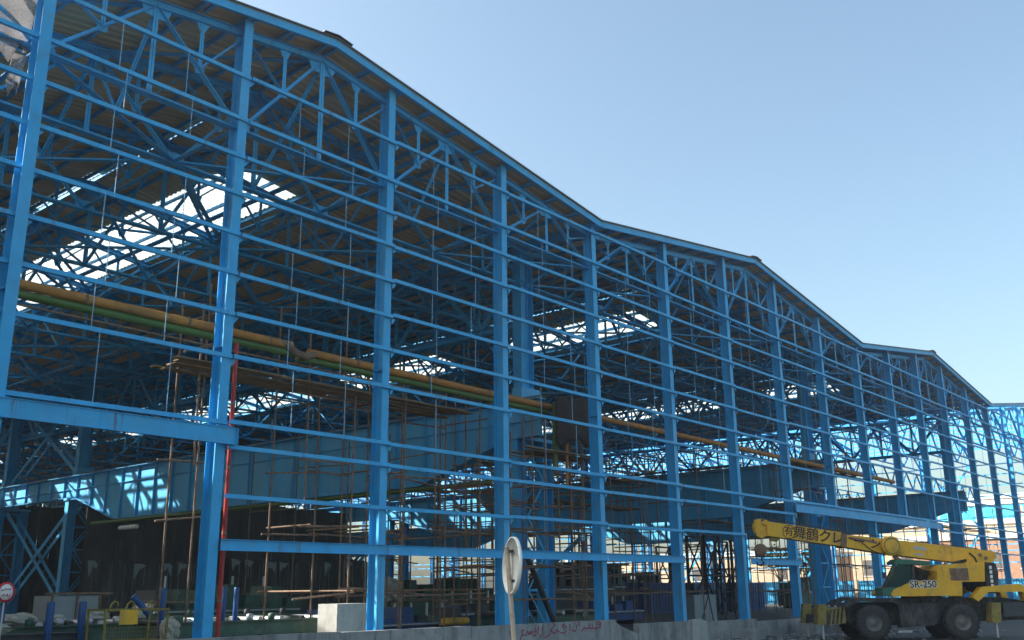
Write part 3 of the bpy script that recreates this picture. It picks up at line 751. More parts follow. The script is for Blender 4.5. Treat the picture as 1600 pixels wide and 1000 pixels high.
# crumpled white sack
def lump(name, label, cat, loc, s, mt, seed):
    rnd = random.Random(seed); v = []; f = []; nu, nv = 14, 8
    for j in range(nv+1):
        for i in range(nu):
            th = math.pi*j/nv; ph = 2*math.pi*i/nu; r = 1+.25*rnd.uniform(-1,1)
            v.append((s[0]*r*math.sin(th)*math.cos(ph), s[1]*r*math.sin(th)*math.sin(ph), s[2]*(1+math.cos(th)*r*.95)))
    f = [(j*nu+i,(j+1)*nu+i,(j+1)*nu+(i+1)%nu,j*nu+(i+1)%nu) for j in range(nv) for i in range(nu)]
    o = MB().add(v,f).build(name,mt); o.location = loc; return tag(o,label,cat)
lump('sack','crumpled off white sack heaped between the cage and the second column','sack',(-.05,2.0,.9),(.28,.24,.34),'cloth',2)
lump('sack','bundle of pale cuttings on the machine in the middle of the hall','sack',(21.0,16.0,1.5),(.9,.7,.7),'cloth',8)
for i,(x,y,z,s) in enumerate(((-3.9,3.6,1.25,.22),(-3.2,4.6,1.42,.26),(-2.6,5.3,1.45,.25),(-1.6,5.4,1.45,.2),(-.4,5.5,1.45,.28),(.9,5.6,1.45,.22))):
    lump('debris_bag',('pale debris bag at the left edge','pale debris bag right of the prohibition sign','pale debris bag between the two left blue posts','pale debris bag behind the right one of the two left posts','pale debris bag behind the lifting cage','pale debris bag right behind the white sack')[i],'bag',(x,y,z),(s*1.6,s,s*.6),'cloth',20+i)
# stacked dark sections at the far left
ss = thing('section_stack','stack of dark steel sections lying at the bottom left edge','steel stack',(-4.6,2.6,.15))
for j in range(6):
    for i in range(3): MB().isec((0,.32*i,.1+.19*j),(2.2+random.uniform(0,.5),.32*i+random.uniform(-.05,.05),.1+.19*j),.17,.26,.02,.014).build('section','dark_steel',ss)
# pale site box with roof bar
sb = thing('site_box','pale grey metal site box under a brown bar behind the left posts','box',(.35,10.0,.15))
MB().box(0,1.75,0,1.2,1.2,2.05).build('panel','light_panel',sb)
for x in (.05,.9,1.7): MB().bar((x,-.03,0),(x,-.03,2.1),.06,.06).build('post','rust',sb)
MB().bar((-.2,-.05,2.12),(2.1,-.05,2.12),.08,.07).build('roof_bar','rust',sb)
# blue machines
def machine(label, x, y, L, W, H, mt='bollard', seed=0):
    rnd = random.Random(seed); o = thing('machine', label, 'machine', (x,y,.15), 0, 'machines on the hall floor')
    MB().box(0,L,0,W,.25,H*.55).build('bed',mt,o)
    for q in (.15,.85): MB().box(L*q-.2,L*q+.2,.1,W-.1,0,.25).build('foot','dark_steel',o)
    xx = .2
    while xx < L-.6:
        w2 = rnd.uniform(.4,1.0); h2 = H*rnd.uniform(.7,1.0)
        MB().prism([(xx,H*.552),(xx+w2,H*.552),(xx+w2-.06,h2),(xx+.08,h2)],1,.12,W-.15).build('housing',rnd.choice((mt,'machine_green','dark_steel',mt)),o); xx += w2+rnd.uniform(.15,.6)
    MB().tube((.1,-.12,H*.5),(L-.1,-.12,H*.5),.05,8).build('guide_bar','galv',o)
    for i in range(4): MB().tube((L*(.15+.22*i),W*.5,H*.55),(L*(.15+.22*i),W*.5,H*1.1),.06,8).build('cylinder','galv',o)
    return o
machine('blue machine behind the third column', 9.5, 7.2, 4.0, 1.5, 1.5, 'bollard', 1)
machine('blue machine with silver bar right of the third column', 14.0, 8.0, 4.4, 1.6, 1.45, 'bollard', 2)
machine('dark machine deep behind the roller tables', 8.0, 17.0, 8.0, 2.0, 2.6, 'machine_green', 3)
machine('blue machine between the fourth and fifth columns', 20.5, 11.0, 6.0, 1.6, 1.9, 'bollard', 4)
machine('dark green machine deep in the second gable', 28.0, 22.0, 9.0, 2.5, 3.0, 'machine_green', 5)
machine('low blue machine behind the sixth column', 33.5, 12.0, 5.5, 1.6, 1.5, 'bollard', 6)
machine('tall dark machine in the middle of the second gable', 36.0, 17.0, 7.0, 2.2, 4.2, 'dark_steel', 7)
machine('dark machine behind the blue containers', 58.0, 32.0, 9.0, 2.5, 4.6, 'dark_steel', 8)
machine('green machine right of the blue containers', 84.0, 22.0, 8.0, 2.5, 3.2, 'machine_green', 9)
machine('dark machine near the open right end of the hall', 70.0, 36.0, 10.0, 2.5, 4.0, 'dark_steel', 10)
for i,(x,y) in enumerate(((56,17),(66,20),(72,30),(88,34))):
    lt = thing('lattice_trestle',('dark lattice trestle left of the fifth column deep inside','dark lattice trestle between the blue containers','dark lattice trestle deep behind the sixth column','dark lattice trestle next to the right end of the hall')[i],'trestle',(x,y,.15))
    for dx in (0,2.4):
        for dy in (0,1.6): MB().bar((dx,dy,0),(dx,dy,6.2),.16,.16).build('leg','black',lt)
    for z0 in (0,3.1):
        for dy in (0,1.6):
            MB().bar((0,dy,z0),(2.4,dy,z0+3.1),.1,.1).build('cross_brace','black',lt); MB().bar((2.4,dy+.12,z0),(0,dy+.12,z0+3.1),.1,.1).build('cross_brace','black',lt)
        MB().bar((0,0,z0+3.1),(2.4,0,z0+3.1),.14,.14).build('cross_bar','black',lt); MB().bar((0,1.6,z0+3.1),(2.4,1.6,z0+3.1),.14,.14).build('cross_bar','black',lt)
ym = MB().tube((0,0,0),(1.5,0,0),.16,12).build('yellow_drum','yellow'); ym.location = (16.2,7.4,.95); tag(ym,'yellow drum lying on the blue machine','drum')
# blue containers far inside
for i,(x,y,lab) in enumerate(((60,25,'dark blue container far inside seen left of the fifth column'),(67,24.6,'dark blue container far inside right of the fifth column'),(74,24,'dark blue container far inside beside the sixth column'))):
    o = thing('container',lab,'container',(x,y,.15),0,'blue containers far inside the hall')
    n = 24; pts = []
    for k in range(n): xx = 6*k/n; pts += [(xx,0 if k%2 else .05),(xx+6/n-.03,0 if k%2 else .05)]
    MB().prism(pts+[(6,2.4),(0,2.4)],2,.15,2.5).build('shell','bollard',o); MB().box(-.03,6.03,-.05,2.45,2.5,2.62).build('roof_rail','bollard',o); MB().box(-.03,6.03,-.05,2.45,0,.15).build('base_rail','bollard',o)
# grey cabinet and tripods
cb = thing('cabinet','pale grey cabinet standing behind the fifth column','cabinet',(38.4,8.0,.15))
MB().box(0,2.7,0,.8,.1,1.65).build('body','light_panel',cb); MB().box(-.04,2.74,-.04,.84,1.65,1.70).build('top','light_panel',cb)
for x in (.02,.92,1.82): MB().box(x,x+.84,-.03,-.004,.14,1.6).build('door','light_panel',cb)
for i,x in enumerate((37.0,39.8)):
    o = thing('tripod_stand','black tripod stand '+('left of' if i == 0 else 'in front of')+' the pale grey cabinet','stand',(x,6.2,.15))
    for a in (0,2.1,4.2): MB().tube((.5*math.cos(a),.5*math.sin(a),0),(0,0,1.7),.035,6).build('leg','black',o)
    MB().tube((0,0,1.6),(0,0,2.9),.05,8).build('mast','black',o)
o = MB().tube((0,0,0),(2.05,.2,-2.75),.12,10).build('dark_prop','dark_steel'); o.location = (16.45,2.9,3.6); tag(o,'dark slanting steel prop leaning by the round sign','prop')
# dark sheet partitions inside the hall
def partition(label, x0, x1, y, h):
    o = thing('partition', label, 'partition', (x0,y,.15), 0, 'dark sheet partitions inside the hall'); n = int((x1-x0)/1.1)
    for i in range(n):
        hh = h+random.uniform(-.12,.12); MB().box(i*1.1,i*1.1+1.06,random.uniform(0,.03),.06,0,hh).build('panel','sheet_dark',o)
        if h < 6:
            for q in range(random.choice((1,2,2,3))):
                xx = i*1.1+random.uniform(.03,.95); zz = hh-random.uniform(.05,.5)
                MB().bar((xx,-.02,zz-random.uniform(.8,3.0)),(xx+random.uniform(-.03,.03),-.02,zz),random.uniform(.02,.05),.02).build('pale_batten','light_panel',o)
            if random.random() < .45: MB().prism([(i*1.1+random.uniform(.02,.2),hh-.1),(i*1.1+random.uniform(.4,.7),hh-random.uniform(.03,.2)),(i*1.1+random.uniform(.8,1.0),hh-random.uniform(.1,.4)),(i*1.1+random.uniform(.6,.8),hh-random.uniform(.4,1.2)),(i*1.1+random.uniform(.4,.55),hh-random.uniform(.3,.6)),(i*1.1+random.uniform(.1,.3),hh-random.uniform(.5,1.3))],1,-.014,-.006).build('torn_sheet','light_panel',o)
    MB().bar((0,.1,h*.6),(n*1.1,.1,h*.6),.08,.08).build('rail','dark_steel',o)
partition('dark sheet partition at the back left of the hall', 17, 27, 41, 4.3)
partition('dark sheet partition behind the roller tables', 28, 44, 41, 4.6)
partition('tall dark sheet screen far behind the left laced columns', 14, 43, 59.0, 9.2)
partition('tall dark sheet screen reaching up to the crane girder at the back', 17.5, 41, 42.6, 8.7)
bw = thing('back_wall','dark corrugated back wall closing the far end of the hall','wall',(0,128,.15))
for i in range(26): link('wall_sheet', sh.setdefault('bw', sheet_mesh('wall_sheet','sheet_dark',17.4,5.9,.4,.08)), bw, (-43+6*i,0,0), (0,-math.pi/2,-math.pi/2))

# ------------------------------------------------------------------ signs
def text_mesh(body, size, mt, ext=.002, bold=.008):
    cu = bpy.data.curves.new('lettering','FONT'); cu.body = body; cu.size = size; cu.extrude = ext; cu.align_x = 'CENTER'; cu.align_y = 'CENTER'; cu.offset = bold
    o = bpy.data.objects.new('lettering', cu); col.objects.link(o)
    bpy.context.view_layer.update(); dg = bpy.context.evaluated_depsgraph_get()
    me = bpy.data.meshes.new_from_object(o.evaluated_get(dg)); bpy.data.objects.remove(o); bpy.data.curves.remove(cu)
    me.materials.clear(); me.materials.append(MATS[mt]); return me
rs = thing('round_road_sign','white round road sign seen from behind on a leaning rusty pole','sign',(-7.18,-16.58,0))
def on_pole(z): return Vector((-.048*z,.056*z,z))
sn = Vector((-.845,.535,0))                                       # back of the disc, pole side
MB().tube((0,0,0),on_pole(2.64),.026,14).build('pole','pole',rs)
dc = on_pole(2.455)-sn*.034+Vector((.012,-.014,0))
dt = (sn+Vector((0,0,.05))).normalized()
MB().lathe([(0,0),(.275,0),(.275,.028),(.295,.028),(.295,-.008),(0,-.008)], dc, dt, 40).build('disc','white',rs)
for z in (2.30,2.60):
    MB().bar(on_pole(z)-sn.cross(Vector((0,0,1)))*.09-sn*.038, on_pole(z)+sn.cross(Vector((0,0,1)))*.09-sn*.038, .012, .03).build('clamp','dark_steel',rs)
ps = thing('prohibition_sign','round white sign with red ring and two red lines of script at left edge','sign',(-5.79,-1.0,0)); ps.rotation_euler = (0,0,R(14))
MB().tube((0,.03,0),(0,.03,2.3),.02,8).build('pole','galv',ps)
MB().lathe([(0,0),(.205,0),(.205,.012),(0,.012)], (0,0,2.29), (0,1,0), 32).build('disc','white',ps)
MB().lathe([(.165,-.004),(.212,-.004),(.212,.016),(.165,.016),(.165,-.004)], (0,0,2.29), (0,1,0), 32).build('ring','sign_red',ps)
tx = MB()
for (cx, cz, pts) in ((0,.05,[(.11,.0),(.09,.03),(.06,-.01),(.03,.02),(.0,-.01),(-.03,.03),(-.05,-.01),(-.09,-.02),(-.12,.01)]),(0,-.06,[(.10,.02),(.09,-.03),(.05,-.03),(.03,.03),(.01,-.02),(-.03,-.02),(-.05,.02),(-.08,-.03),(-.10,-.01)])):
    tx.path([(cx+a,-.004,2.29+cz+b) for a, b in pts], .0085, 6)
tx.build('script','sign_red',ps)

# ------------------------------------------------------------------ mobile crane
cr = thing('mobile_crane','yellow rough terrain crane with lowered boom parked in front of the hall','crane',(29.75,-7.35,0.0)); cr.rotation_euler = (0,0,math.atan2(.7638,-.6455))
# drawing coordinates (px, py, offset from the centre plane) to metres in the crane frame
def X(px, py=965, ly=1.2): return -.136-.02826*(px-1432)+.00302*(py-1001)+.358*(abs(ly)-1.2)
def Z(py): return .0273*(1001-py)
W2 = 1.28
def slab(name, mt, pts, y0, y1, parent=cr):
    return MB().prism([(X(a,b,max(abs(y0),abs(y1)) if max(abs(y0),abs(y1)) > .5 else .4),Z(b)) for a, b in pts], 1, y0, y1).build(name, mt, parent)
def wheel(px, side):
    y = side*1.02; wd = .40; Rw = .745
    o = MB().lathe([(.36,-wd/2),(.56,-wd/2-.02),(.68,-wd/2),(Rw-.02,-wd/2+.06),(Rw,-.1),(Rw,.1),(Rw-.02,wd/2-.06),(.68,wd/2),(.56,wd/2+.02),(.36,wd/2)], (X(px),y,.745), (0,1,0), 36).build('wheel','rubber',cr)
    MB().lathe([(0,side*.10),(.12,side*.12),(.16,side*.06),(.30,side*.02),(.36,side*.16),(.385,side*.18),(.385,-side*.15),(0,-side*.15)], (X(px),y,.745), (0,1,0), 24).build('rim','hub',o)
    for i in range(8): 
        a = i*math.pi/4; MB().tube((X(px)+.23*math.cos(a),y+side*.04,.745+.23*math.sin(a)),(X(px)+.23*math.cos(a),y+side*.08,.745+.23*math.sin(a)),.022,6).build('wheel_nut','hub',o)
    tr = MB()
    for i in range(26):
        a = 2*math.pi*i/26; c, s_ = math.cos(a), math.sin(a); d = Vector((c,0,s_)); tq = Vector((-s_,0,c))
        for q in (-1,1):
            cc = Vector((X(px),y+q*.10,.745))+d*(Rw+.004)+tq*(.05*q)
            tr.bar(cc-Vector((0,.085,0))-tq*.03*q, cc+Vector((0,.085,0))+tq*.03*q, .05, .035, up=d)
    tr.build('tread','rubber',o)
for px in (1365,1499):
    for s_ in (-1,1): wheel(px, s_)
slab('chassis','black',[(1306,958),(1318,944),(1400,944),(1402,938),(1560,938),(1598,944),(1600,972),(1540,974),(1460,976),(1400,978),(1330,976)],-.75,.75)
for s_ in (-1,1):
    a, b = (.8,W2) if s_ > 0 else (-W2,-.8)
    slab('front_fender','black',[(1318,950),(1330,940),(1345,936),(1400,938),(1408,946),(1404,950),(1396,944),(1345,941),(1328,950)],a,b)
    slab('side_tank','black',[(1402,946),(1462,946),(1462,978),(1408,982)],a,b)
    slab('step','galv',[(1404,986),(1424,986),(1424,989),(1402,989)],a,b)
    slab('rear_fender','yellow',[(1516,938),(1530,922),(1588,918),(1600,925),(1606,944),(1596,944),(1592,930),(1540,930),(1524,944)],a,b)
    for px in (1288,1550):
        o = slab('outrigger','cage_yellow',[(px-6,946),(px+7,946),(px+7,976),(px-6,976)],a+.02*s_,b+.12*s_)
        yy = (a+b)/2+.07*s_; MB().tube((X(px),yy,.06),(X(px,974,yy),yy,Z(974)),.055,10).build('jack','galv',o); MB().lathe([(0,0),(.2,0),(.2,.05),(.06,.08),(0,.08)],(X(px),yy,0),(0,0,1),18).build('float_pad','dark_steel',o)
for px in (1292,1552): slab('outrigger_beam','dark_steel',[(px-7,962),(px+8,962),(px+8,974),(px-7,974)],-1.2,1.2)
slab('front_bumper','cage_yellow',[(1296,954),(1322,950),(1324,974),(1298,977)],-1.15,1.15)
for i in range(4): slab('bumper_stripe','black',[(1299+6*i,955-i),(1302+6*i,954-i),(1300+6*i,975),(1297+6*i,976)],1.152,1.16)
slab('tail_box','dark_steel',[(1562,946),(1600,946),(1600,966),(1562,968)],-1.1,1.1)
MB().lathe([(0,0),(.85,0),(.85,.22),(.6,.26),(0,.26)],(X(1440,944,0),0,Z(944)),(0,0,1),28).build('slewing_ring','black',cr)
dk = slab('turntable_deck','yellow',[(1392,932),(1396,925),(1425,912),(1470,911),(1500,914),(1500,935),(1395,935)],-1.22,1.22)
tmsh = text_mesh('SR-250', .40, 'ink'); t_ = link('lettering', tmsh, dk, (X(1442,917.5,1.225),1.225,Z(917.5)), (R(90),0,R(180)))
eb = slab('engine_housing','yellow',[(1462,914),(1463,897),(1474,887),(1535,884),(1535,914)],-1.2,1.2)
MB().box(X(1510,902),X(1482,902),1.201,1.206,Z(912),Z(893)).build('grille_panel','rust',eb)
for i in range(9): MB().box(X(1509,902),X(1483,902),1.207,1.222,Z(911.4)+.052*i,Z(911.4)+.052*i+.028).build('grille_slat','rust',eb)
slab('counterweight','black',[(1536,884),(1552,886),(1556,900),(1555,932),(1537,926)],-1.15,1.15)
for i in range(5): slab('white_mark','white',[(1542+i*.6,890+7*i),(1546+i*.6,890+7*i),(1546+i*.6,895+7*i),(1542+i*.6,895+7*i)],1.151,1.156)
# cab
cb_ = slab('cab','cab_green',[(1380,934),(1379,922),(1420,920),(1428,934)],.25,1.18)
for pts in ([(1379,922),(1383,922),(1402,884),(1398,882)],[(1424,922),(1428,922),(1428,884),(1424,884)]):
    for y in (.27,1.12): slab('pillar','black',pts,y,y+.06,cb_)
slab('roof','cab_green',[(1397,883),(1404,878),(1452,882),(1452,888),(1430,887),(1399,886)],.22,1.2,cb_)
slab('window','glass',[(1384,921),(1401,887),(1423,887),(1423,921)],1.145,1.155,cb_)
slab('window','glass',[(1384,921),(1401,887),(1423,887),(1423,921)],.29,.30,cb_)
MB().add([(X(1381,921,.33),.33,Z(921)),(X(1381,921,1.1),1.1,Z(921)),(X(1400,886,1.1),1.1,Z(886)),(X(1400,886,.33),.33,Z(886)),(X(1381.4,921,.33),.33,Z(921)),(X(1381.4,921,1.1),1.1,Z(921)),(X(1400.4,886,1.1),1.1,Z(886)),(X(1400.4,886,.33),.33,Z(886))],[(0,1,2,3),(4,7,6,5),(0,4,5,1),(1,5,6,2),(2,6,7,3),(3,7,4,0)]).build('windscreen','glass',cb_)
slab('seat','black',[(1404,932),(1404,920),(1412,918),(1414,902),(1418,902),(1419,932)],.5,.9,cb_)
# boom in the crane plane, slightly toward the far side
BY = -.05
bs = slab('boom_base','yellow',[(1322,838),(1400,847),(1540,865),(1556,868),(1558,876),(1548,886),(1500,884),(1410,872),(1370,866),(1320,857)],BY-.42,BY+.42)
slab('boom_collar','rust',[(1317,836),(1325,837),(1324,859),(1316,857)],BY-.46,BY+.46,bs)
slab('boom_rib','rust',[(1328,841),(1350,845),(1372,850),(1370,853),(1348,848),(1328,844)],BY+.421,BY+.44,bs)
MB().lathe([(0,.0),(.36,0),(.42,-.03),(.42,-.3),(0,-.3)],(X(1394,857,BY+.72),BY+.72,Z(857)),(0,1,0),30).build('pivot_drum','yellow',bs)
MB().lathe([(.30,.0),(.33,.012),(.36,0)],(X(1394,857,BY+.721),BY+.721,Z(857)),(0,1,0),30).build('drum_ring','cage_yellow',bs)
slab('label_plate','galv',[(1428,857),(1448,860),(1448,865),(1428,862)],BY+.421,BY+.43,bs)
slab('label_plate','galv',[(1430,868),(1444,870),(1444,873),(1430,871)],BY+.421,BY+.43,bs)
for p in ((1532,872),(1541,877)): MB().lathe([(0,0),(.07,0),(.09,-.05)],(X(p[0],p[1],BY+.47),BY+.47,Z(p[1])),(0,1,0),14).build('pin','rust',bs)
slab('hose','black',[(1515,868),(1524,876),(1527,884),(1525,884),(1522,877),(1514,870)],BY+.43,BY+.47,bs)
bt = slab('boom_section','yellow',[(1198,815),(1316,834),(1316,856),(1200,838)],BY-.33,BY+.33)
for ch, px, sz in (('有',1232,.44),('舞',1249,.60),('鶴',1269,.60),('ク',1289,.60),('レ',1308,.56)):
    py = 826.5+(px-1199)*(845-826.5)/117+.6
    o = link('lettering', text_mesh(ch, sz, 'ink', .003, .004 if ch in '有舞鶴' else .011), bt)
    o.matrix_parent_inverse = Matrix.Identity(4)
    slope = -.154
    o.matrix_local = Matrix.Translation((X(px,py,BY+.333),BY+.333,Z(py))) @ Matrix.Rotation(R(180),4,'Z') @ Matrix.Rotation(R(90),4,'X') @ Matrix.Rotation(slope,4,'Z')
ring = MB().path([(X(1232,831,.3)+.27*math.cos(a*math.pi/12),BY+.333,Z(826.5+33*18.5/117+.6)+.29*math.sin(a*math.pi/12)) for a in range(25)],.016,6).build('ring_mark','ink',bt)
o = link('lettering', text_mesh('ン', .50, 'ink', .003), bs)
o.matrix_local = Matrix.Translation((X(1368,854,BY+.424),BY+.424,Z(854))) @ Matrix.Rotation(R(180),4,'Z') @ Matrix.Rotation(R(90),4,'X') @ Matrix.Rotation(-.14,4,'Z')
o = link('lettering', text_mesh('ー', .50, 'ink', .003), bs)
o.matrix_local = Matrix.Translation((X(1343,849.5,BY+.445),BY+.445,Z(849.5))) @ Matrix.Rotation(R(180),4,'Z') @ Matrix.Rotation(R(90),4,'X') @ Matrix.Rotation(-.14,4,'Z')
o = link('lettering_outline', text_mesh('SR-250', .40, 'white', .001, .03), dk)
o.matrix_local = Matrix.Translation((X(1441,917.5,1.2215),1.2215,Z(917.5))) @ Matrix.Rotation(R(180),4,'Z') @ Matrix.Rotation(R(90),4,'X')
t_.matrix_local = Matrix.Translation((X(1441,917.5,1.225),1.225,Z(917.5))) @ Matrix.Rotation(R(180),4,'Z') @ Matrix.Rotation(R(90),4,'X')
# boom head with sheaves, hook block
for y in (-.22,.18): slab('head_plate','yellow',[(1200,815),(1200,838),(1192,842),(1184,838),(1179,822),(1183,811),(1188,811),(1194,822)],BY+y,BY+y+.05)
for y in (-.1,.02,.1): MB().lathe([(0,-.02),(.16,-.02),(.2,-.03),(.2,.03),(.16,.02),(0,.02)],(X(1187,836,BY+y),BY+y,Z(836)),(0,1,0),20).build('sheave','hub',cr)
MB().tube((X(1183,812,BY),BY,Z(812)),(X(1193,826,BY),BY,Z(826)),.12,10).build('guide_roller','yellow',cr)
for i in range(4): MB().tube((X(1182+3*i,838,BY-.08+.05*i),BY-.08+.05*i,Z(838)),(X(1180+3*i,852,BY-.08+.05*i),BY-.08+.05*i,Z(852)),.012,6).build('hoist_rope','dark_steel',cr)
hb = MB().lathe([(0,-.13),(.24,-.13),(.27,-.10),(.27,.10),(.24,.13),(0,.13)],(X(1188,860,BY),BY,Z(860)),(0,1,0),24).build('hook_block','rust',cr)
MB().prism([(X(1179,856,.1),Z(856)),(X(1197,856,.1),Z(856)),(X(1195,872,.1),Z(872)),(X(1181,872,.1),Z(872))],1,BY-.05,BY+.05).build('hook_cheek','dark_steel',hb)
MB().path([(X(1190,871,BY),BY,Z(871)),(X(1190,876,BY),BY,Z(876)),(X(1194,880,BY),BY,Z(880)),(X(1190,885,BY),BY,Z(885)),(X(1184,883,BY),BY,Z(883)),(X(1183,879,BY),BY,Z(879))],.05,8).build('hook','dark_steel',hb)
# luffing cylinder, winch and small fittings
lc = MB().tube((X(1460,906,BY),BY,Z(906)),(X(1420,889,BY),BY,Z(889)),.15,14).build('lift_cylinder','orange',cr)
MB().tube((X(1422,890,BY),BY,Z(890)),(X(1398,872,BY),BY,Z(872)),.09,12).build('piston_rod','galv',lc)
slab('winch_box','black',[(1432,912),(1432,898),(1458,896),(1462,912)],-.8,.2)
MB().tube((X(1448,905,-.7),-.7,Z(905)),(X(1448,905,.1),.1,Z(905)),.2,16).build('winch_drum','hub',cr)
for px in (1412,1420): MB().tube((X(px,935,1.0),1.0,Z(935)),(X(px,908,1.0),1.0,Z(908)),.02,6).build('grab_rail','galv',cr)

for q in (-.2,.2): MB().path([(X(1530,866,.3),BY+q,Z(862)),(X(1400,846,.3),BY+q,Z(843)),(X(1320,834,.3),BY+q,Z(832)),(X(1200,812,.3),BY+q,Z(810)),(X(1186,818,.3),BY+q,Z(826))],.014,6).build('hoist_rope','dark_steel',cr)
for q, yy in ((0,.44),(2.5,.47),(5,.45)): MB().path([(X(1416,884+q,.4),BY+yy,Z(884+q)),(X(1438,893+q,.4),BY+yy,Z(894+q)),(X(1458,898,.4),BY+yy,Z(899+q)),(X(1474,888,.4),BY+yy,Z(886+q)),(X(1510,880,.4),BY+yy,Z(879+q*.5))],.022,6).build('hydraulic_hose','black',cr)
MB().path([(X(1326,846,.4),BY+.45,Z(843)),(X(1345,850,.4),BY+.47,Z(849)),(X(1362,862,.4),BY+.46,Z(863)),(X(1384,872,.4),BY+.45,Z(872))],.02,6).build('hydraulic_hose','black',cr)
MB().box(X(1384,918),X(1380,918),1.19,1.30,Z(908),Z(898)).build('mirror','black',cr)
for i in range(3): MB().lathe([(0,.05),(.06,.04),(.07,0),(.03,-.05),(0,-.05)],(X(1312,952)+.02,-.9+.9*i,Z(950)),(1,0,0),12).build('head_lamp','galv',cr)
for i in range(7): slab('panel_seam','black',[(1402+14*i,937),(1402.6+14*i,937),(1402.6+14*i,945),(1402+14*i,945)],.752,.758)
slab('head_block','yellow',[(1196,812),(1202,816),(1198,822),(1190,818)],BY-.3,BY+.3)
for y in (-.14,.0,.14): MB().lathe([(0,-.02),(.10,-.02),(.13,-.03),(.13,.03),(.10,.02),(0,.02)],(X(1191,816,.2),BY+y,Z(815)),(0,1,0),16).build('sheave','hub',cr)
slab('jib_bracket','cage_yellow',[(1204,838),(1222,841),(1216,848),(1206,846)],BY+.1,BY+.2)
# ------------------------------------------------------------------ surroundings beyond the hall
def far_building(name, label, x, y0, y1, h, mt, wins, depth=18, band=None):
    o = thing(name, label, 'building', (x,y0,0)); L = y1-y0
    MB().box(0,depth,0,L,0,h).build('wall',mt,o)
    MB().box(-.25,depth+.2,-.25,L+.25,h,h+.7).build('parapet','parapet',o)
    if band:
        z0, z1, n = band; d = L/n
        for i in range(n):
            wv = MB().box(-.05,-.004,i*d+.3,(i+1)*d-.3,z0,z1).build('window','teal_glass',o)
            MB().box(-.14,-.052,i*d+.25,i*d+.40,z0-.1,z1+.1).build('frame','parapet',wv)
        MB().box(-.3,-.003,0,L,z1+.15,z1+.8).build('cornice','parapet',o); MB().box(-.3,-.003,0,L,z0-.8,z0-.15).build('sill_band','parapet',o)
    for (a,b,z0,z1) in wins:
        wv = MB().box(-.05,-.004,a,b,z0,z1).build('window','sheet_dark',o); MB().box(-.12,-.004,a-.1,b+.1,z0-.14,z0-.02).build('sill','parapet',wv)
    return o
far_building('far_building','tan walled building seen through the open right end of the hall',126,40,84,7.0,'tan_wall',[(3+7.3*i,4.4+7.3*i+.5*(i%2),3.4,5.2) for i in range(6)])
far_building('far_building','long beige building with teal window band beyond the right gables',150,-40,46,15.2,'tan_wall',[(6+6*i,8.5+6*i,4,6.5) for i in range(13)],22,(12.2,14.2,14))
far_building('far_building','low brown brick building behind the parked crane',134,4,30,8.5,'brick',[(3+4*i,4.6+4*i,4.5,6.5) for i in range(6)])
fe = thing('sheet_fence','bright blue sheet metal fence beyond the open right end of the hall','fence',(112,-14,0))
for i in range(12):
    link('panel', sh.setdefault('fence', sheet_mesh('panel','fence_blue',3.0,4.2,.3,.05)), fe, (.3*(i%3),4.6*i,0), (0,-math.pi/2,0))
    for y in (0,4.2): MB().box(.06+.3*(i%3),.16+.3*(i%3),4.6*i+y-.06,4.6*i+y+.06,0,3.1).build('post','dark_steel',fe)
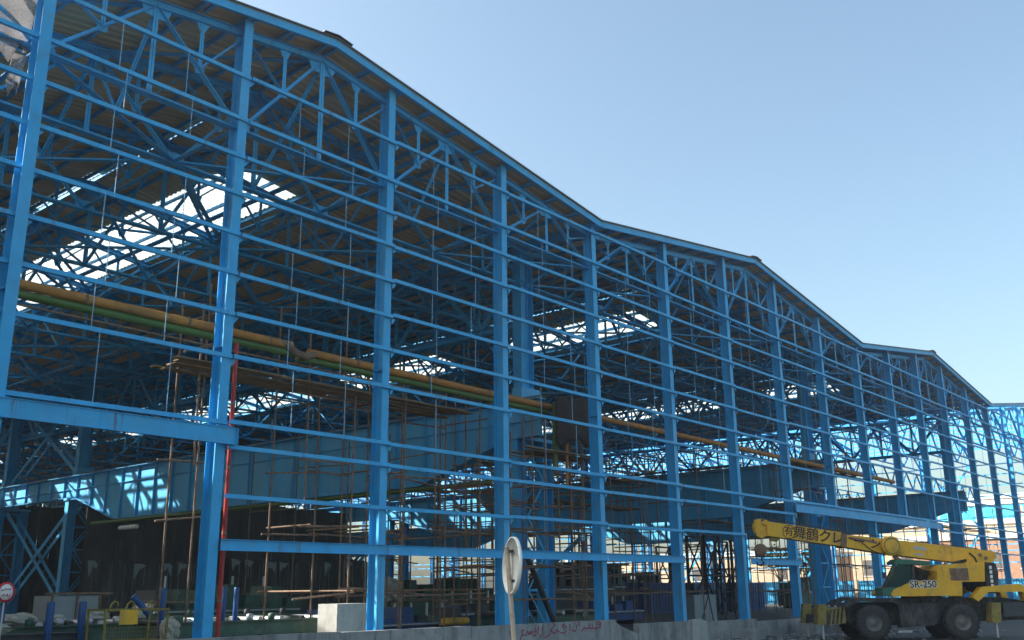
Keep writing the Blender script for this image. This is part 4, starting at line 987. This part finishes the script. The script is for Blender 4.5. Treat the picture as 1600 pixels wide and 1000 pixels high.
def tree(label, x, y, h, rad, seed):
    rnd = random.Random(seed); o = thing('tree', label, 'tree', (x,y,0), 0, 'trees beyond the hall end')
    tr = MB(); tr.tube((0,0,0),(.1,.05,h*.45),.22,8,.14)
    tips = []
    for i in range(7):
        a = i*.9+rnd.uniform(-.3,.3); e = Vector((math.cos(a)*rad*.55,math.sin(a)*rad*.55,h*rnd.uniform(.55,.85))); tr.tube((.1,.05,h*rnd.uniform(.28,.45)),e,.08,6,.03); tips.append(e)
    tr.build('trunk','bark',o)
    cw = MB(); cl = [(t+Vector((rnd.uniform(-1,1),rnd.uniform(-1,1),rnd.uniform(-.6,.8)))*rad*.35, rad*rnd.uniform(.25,.45)) for t in tips for _ in range(3)]
    for c, r_ in cl:
        for _ in range(150):
            d = Vector((rnd.gauss(0,1),rnd.gauss(0,1),rnd.gauss(0,.8))).normalized()*r_*rnd.uniform(.5,1); p = c+d
            a = Vector((rnd.gauss(0,1),rnd.gauss(0,1),rnd.gauss(0,1))).normalized()*.16; b = a.cross(Vector((rnd.gauss(0,1),rnd.gauss(0,1),rnd.gauss(0,1)))).normalized()*.1
            cw.add([p-a,p+b,p+a,p-b],[(0,1,2,3)])
    cw.build('crown','foliage',o)
for i,(x,y,h,r_) in enumerate(((113.5,33.5,7.5,2.6),(114,38.5,8.2,2.9))):
    tree(('olive green tree beyond the hall seen beside the sixth column','taller olive green tree right next to the tan walled building')[i],x,y,h,r_,40+i)
# rubble beside the crane
rb = MB(); rnd = random.Random(4)
for i in range(420):
    x = rnd.uniform(20,40); y = rnd.uniform(-5.5,-.8) if rnd.random() < .8 else rnd.uniform(-9,-1); s_ = rnd.uniform(.02,.11)
    v = [(x+s_*rnd.uniform(.5,1.3)*a,y+s_*rnd.uniform(.5,1.3)*b,max(0,s_*rnd.uniform(.4,1.0)*c)) for a in (-1,1) for b in (-1,1) for c in (-.1,1)]
    rb.add(v,[(0,1,3,2),(4,6,7,5),(0,4,5,1),(2,3,7,6),(0,2,6,4),(1,5,7,3)])
o = rb.build('rubble','concrete'); tag(o,'loose grey rubble and stones along the plinth wall by the crane','rubble',kind='stuff')
for i,(x,y,sx,sy,z1,rz) in enumerate(((33.2,-1.6,1.5,.9,.75,.2),(35.4,-2.4,1.1,.8,.62,-.3),(26.4,-1.9,1.3,.7,.6,.1))):
    conc_block(('rough grey concrete block at the foot of the seventh column','smaller grey concrete block beside the crane outrigger','grey concrete block lying before the sixth column')[i],x,y,sx,sy,z1,'concrete',rz).location.z = 0

# ------------------------------------------------------------------ thin summer haze
hz = MB().box(-60,400,-60,200,-1.0,26.0)
mt = bpy.data.materials.new('haze'); mt.use_nodes = True; n = mt.node_tree.nodes; n.clear()
ov = n.new('ShaderNodeOutputMaterial'); pv = n.new('ShaderNodeVolumePrincipled'); pv.inputs['Color'].default_value = (.75,.85,1,1); pv.inputs['Density'].default_value = .0004; pv.inputs['Anisotropy'].default_value = .2
mt.node_tree.links.new(pv.outputs[0], ov.inputs['Volume']); MATS['haze'] = mt
ho = hz.build('haze','haze'); tag(ho,'thin pale dusty haze in the air around the hall','haze',kind='stuff')
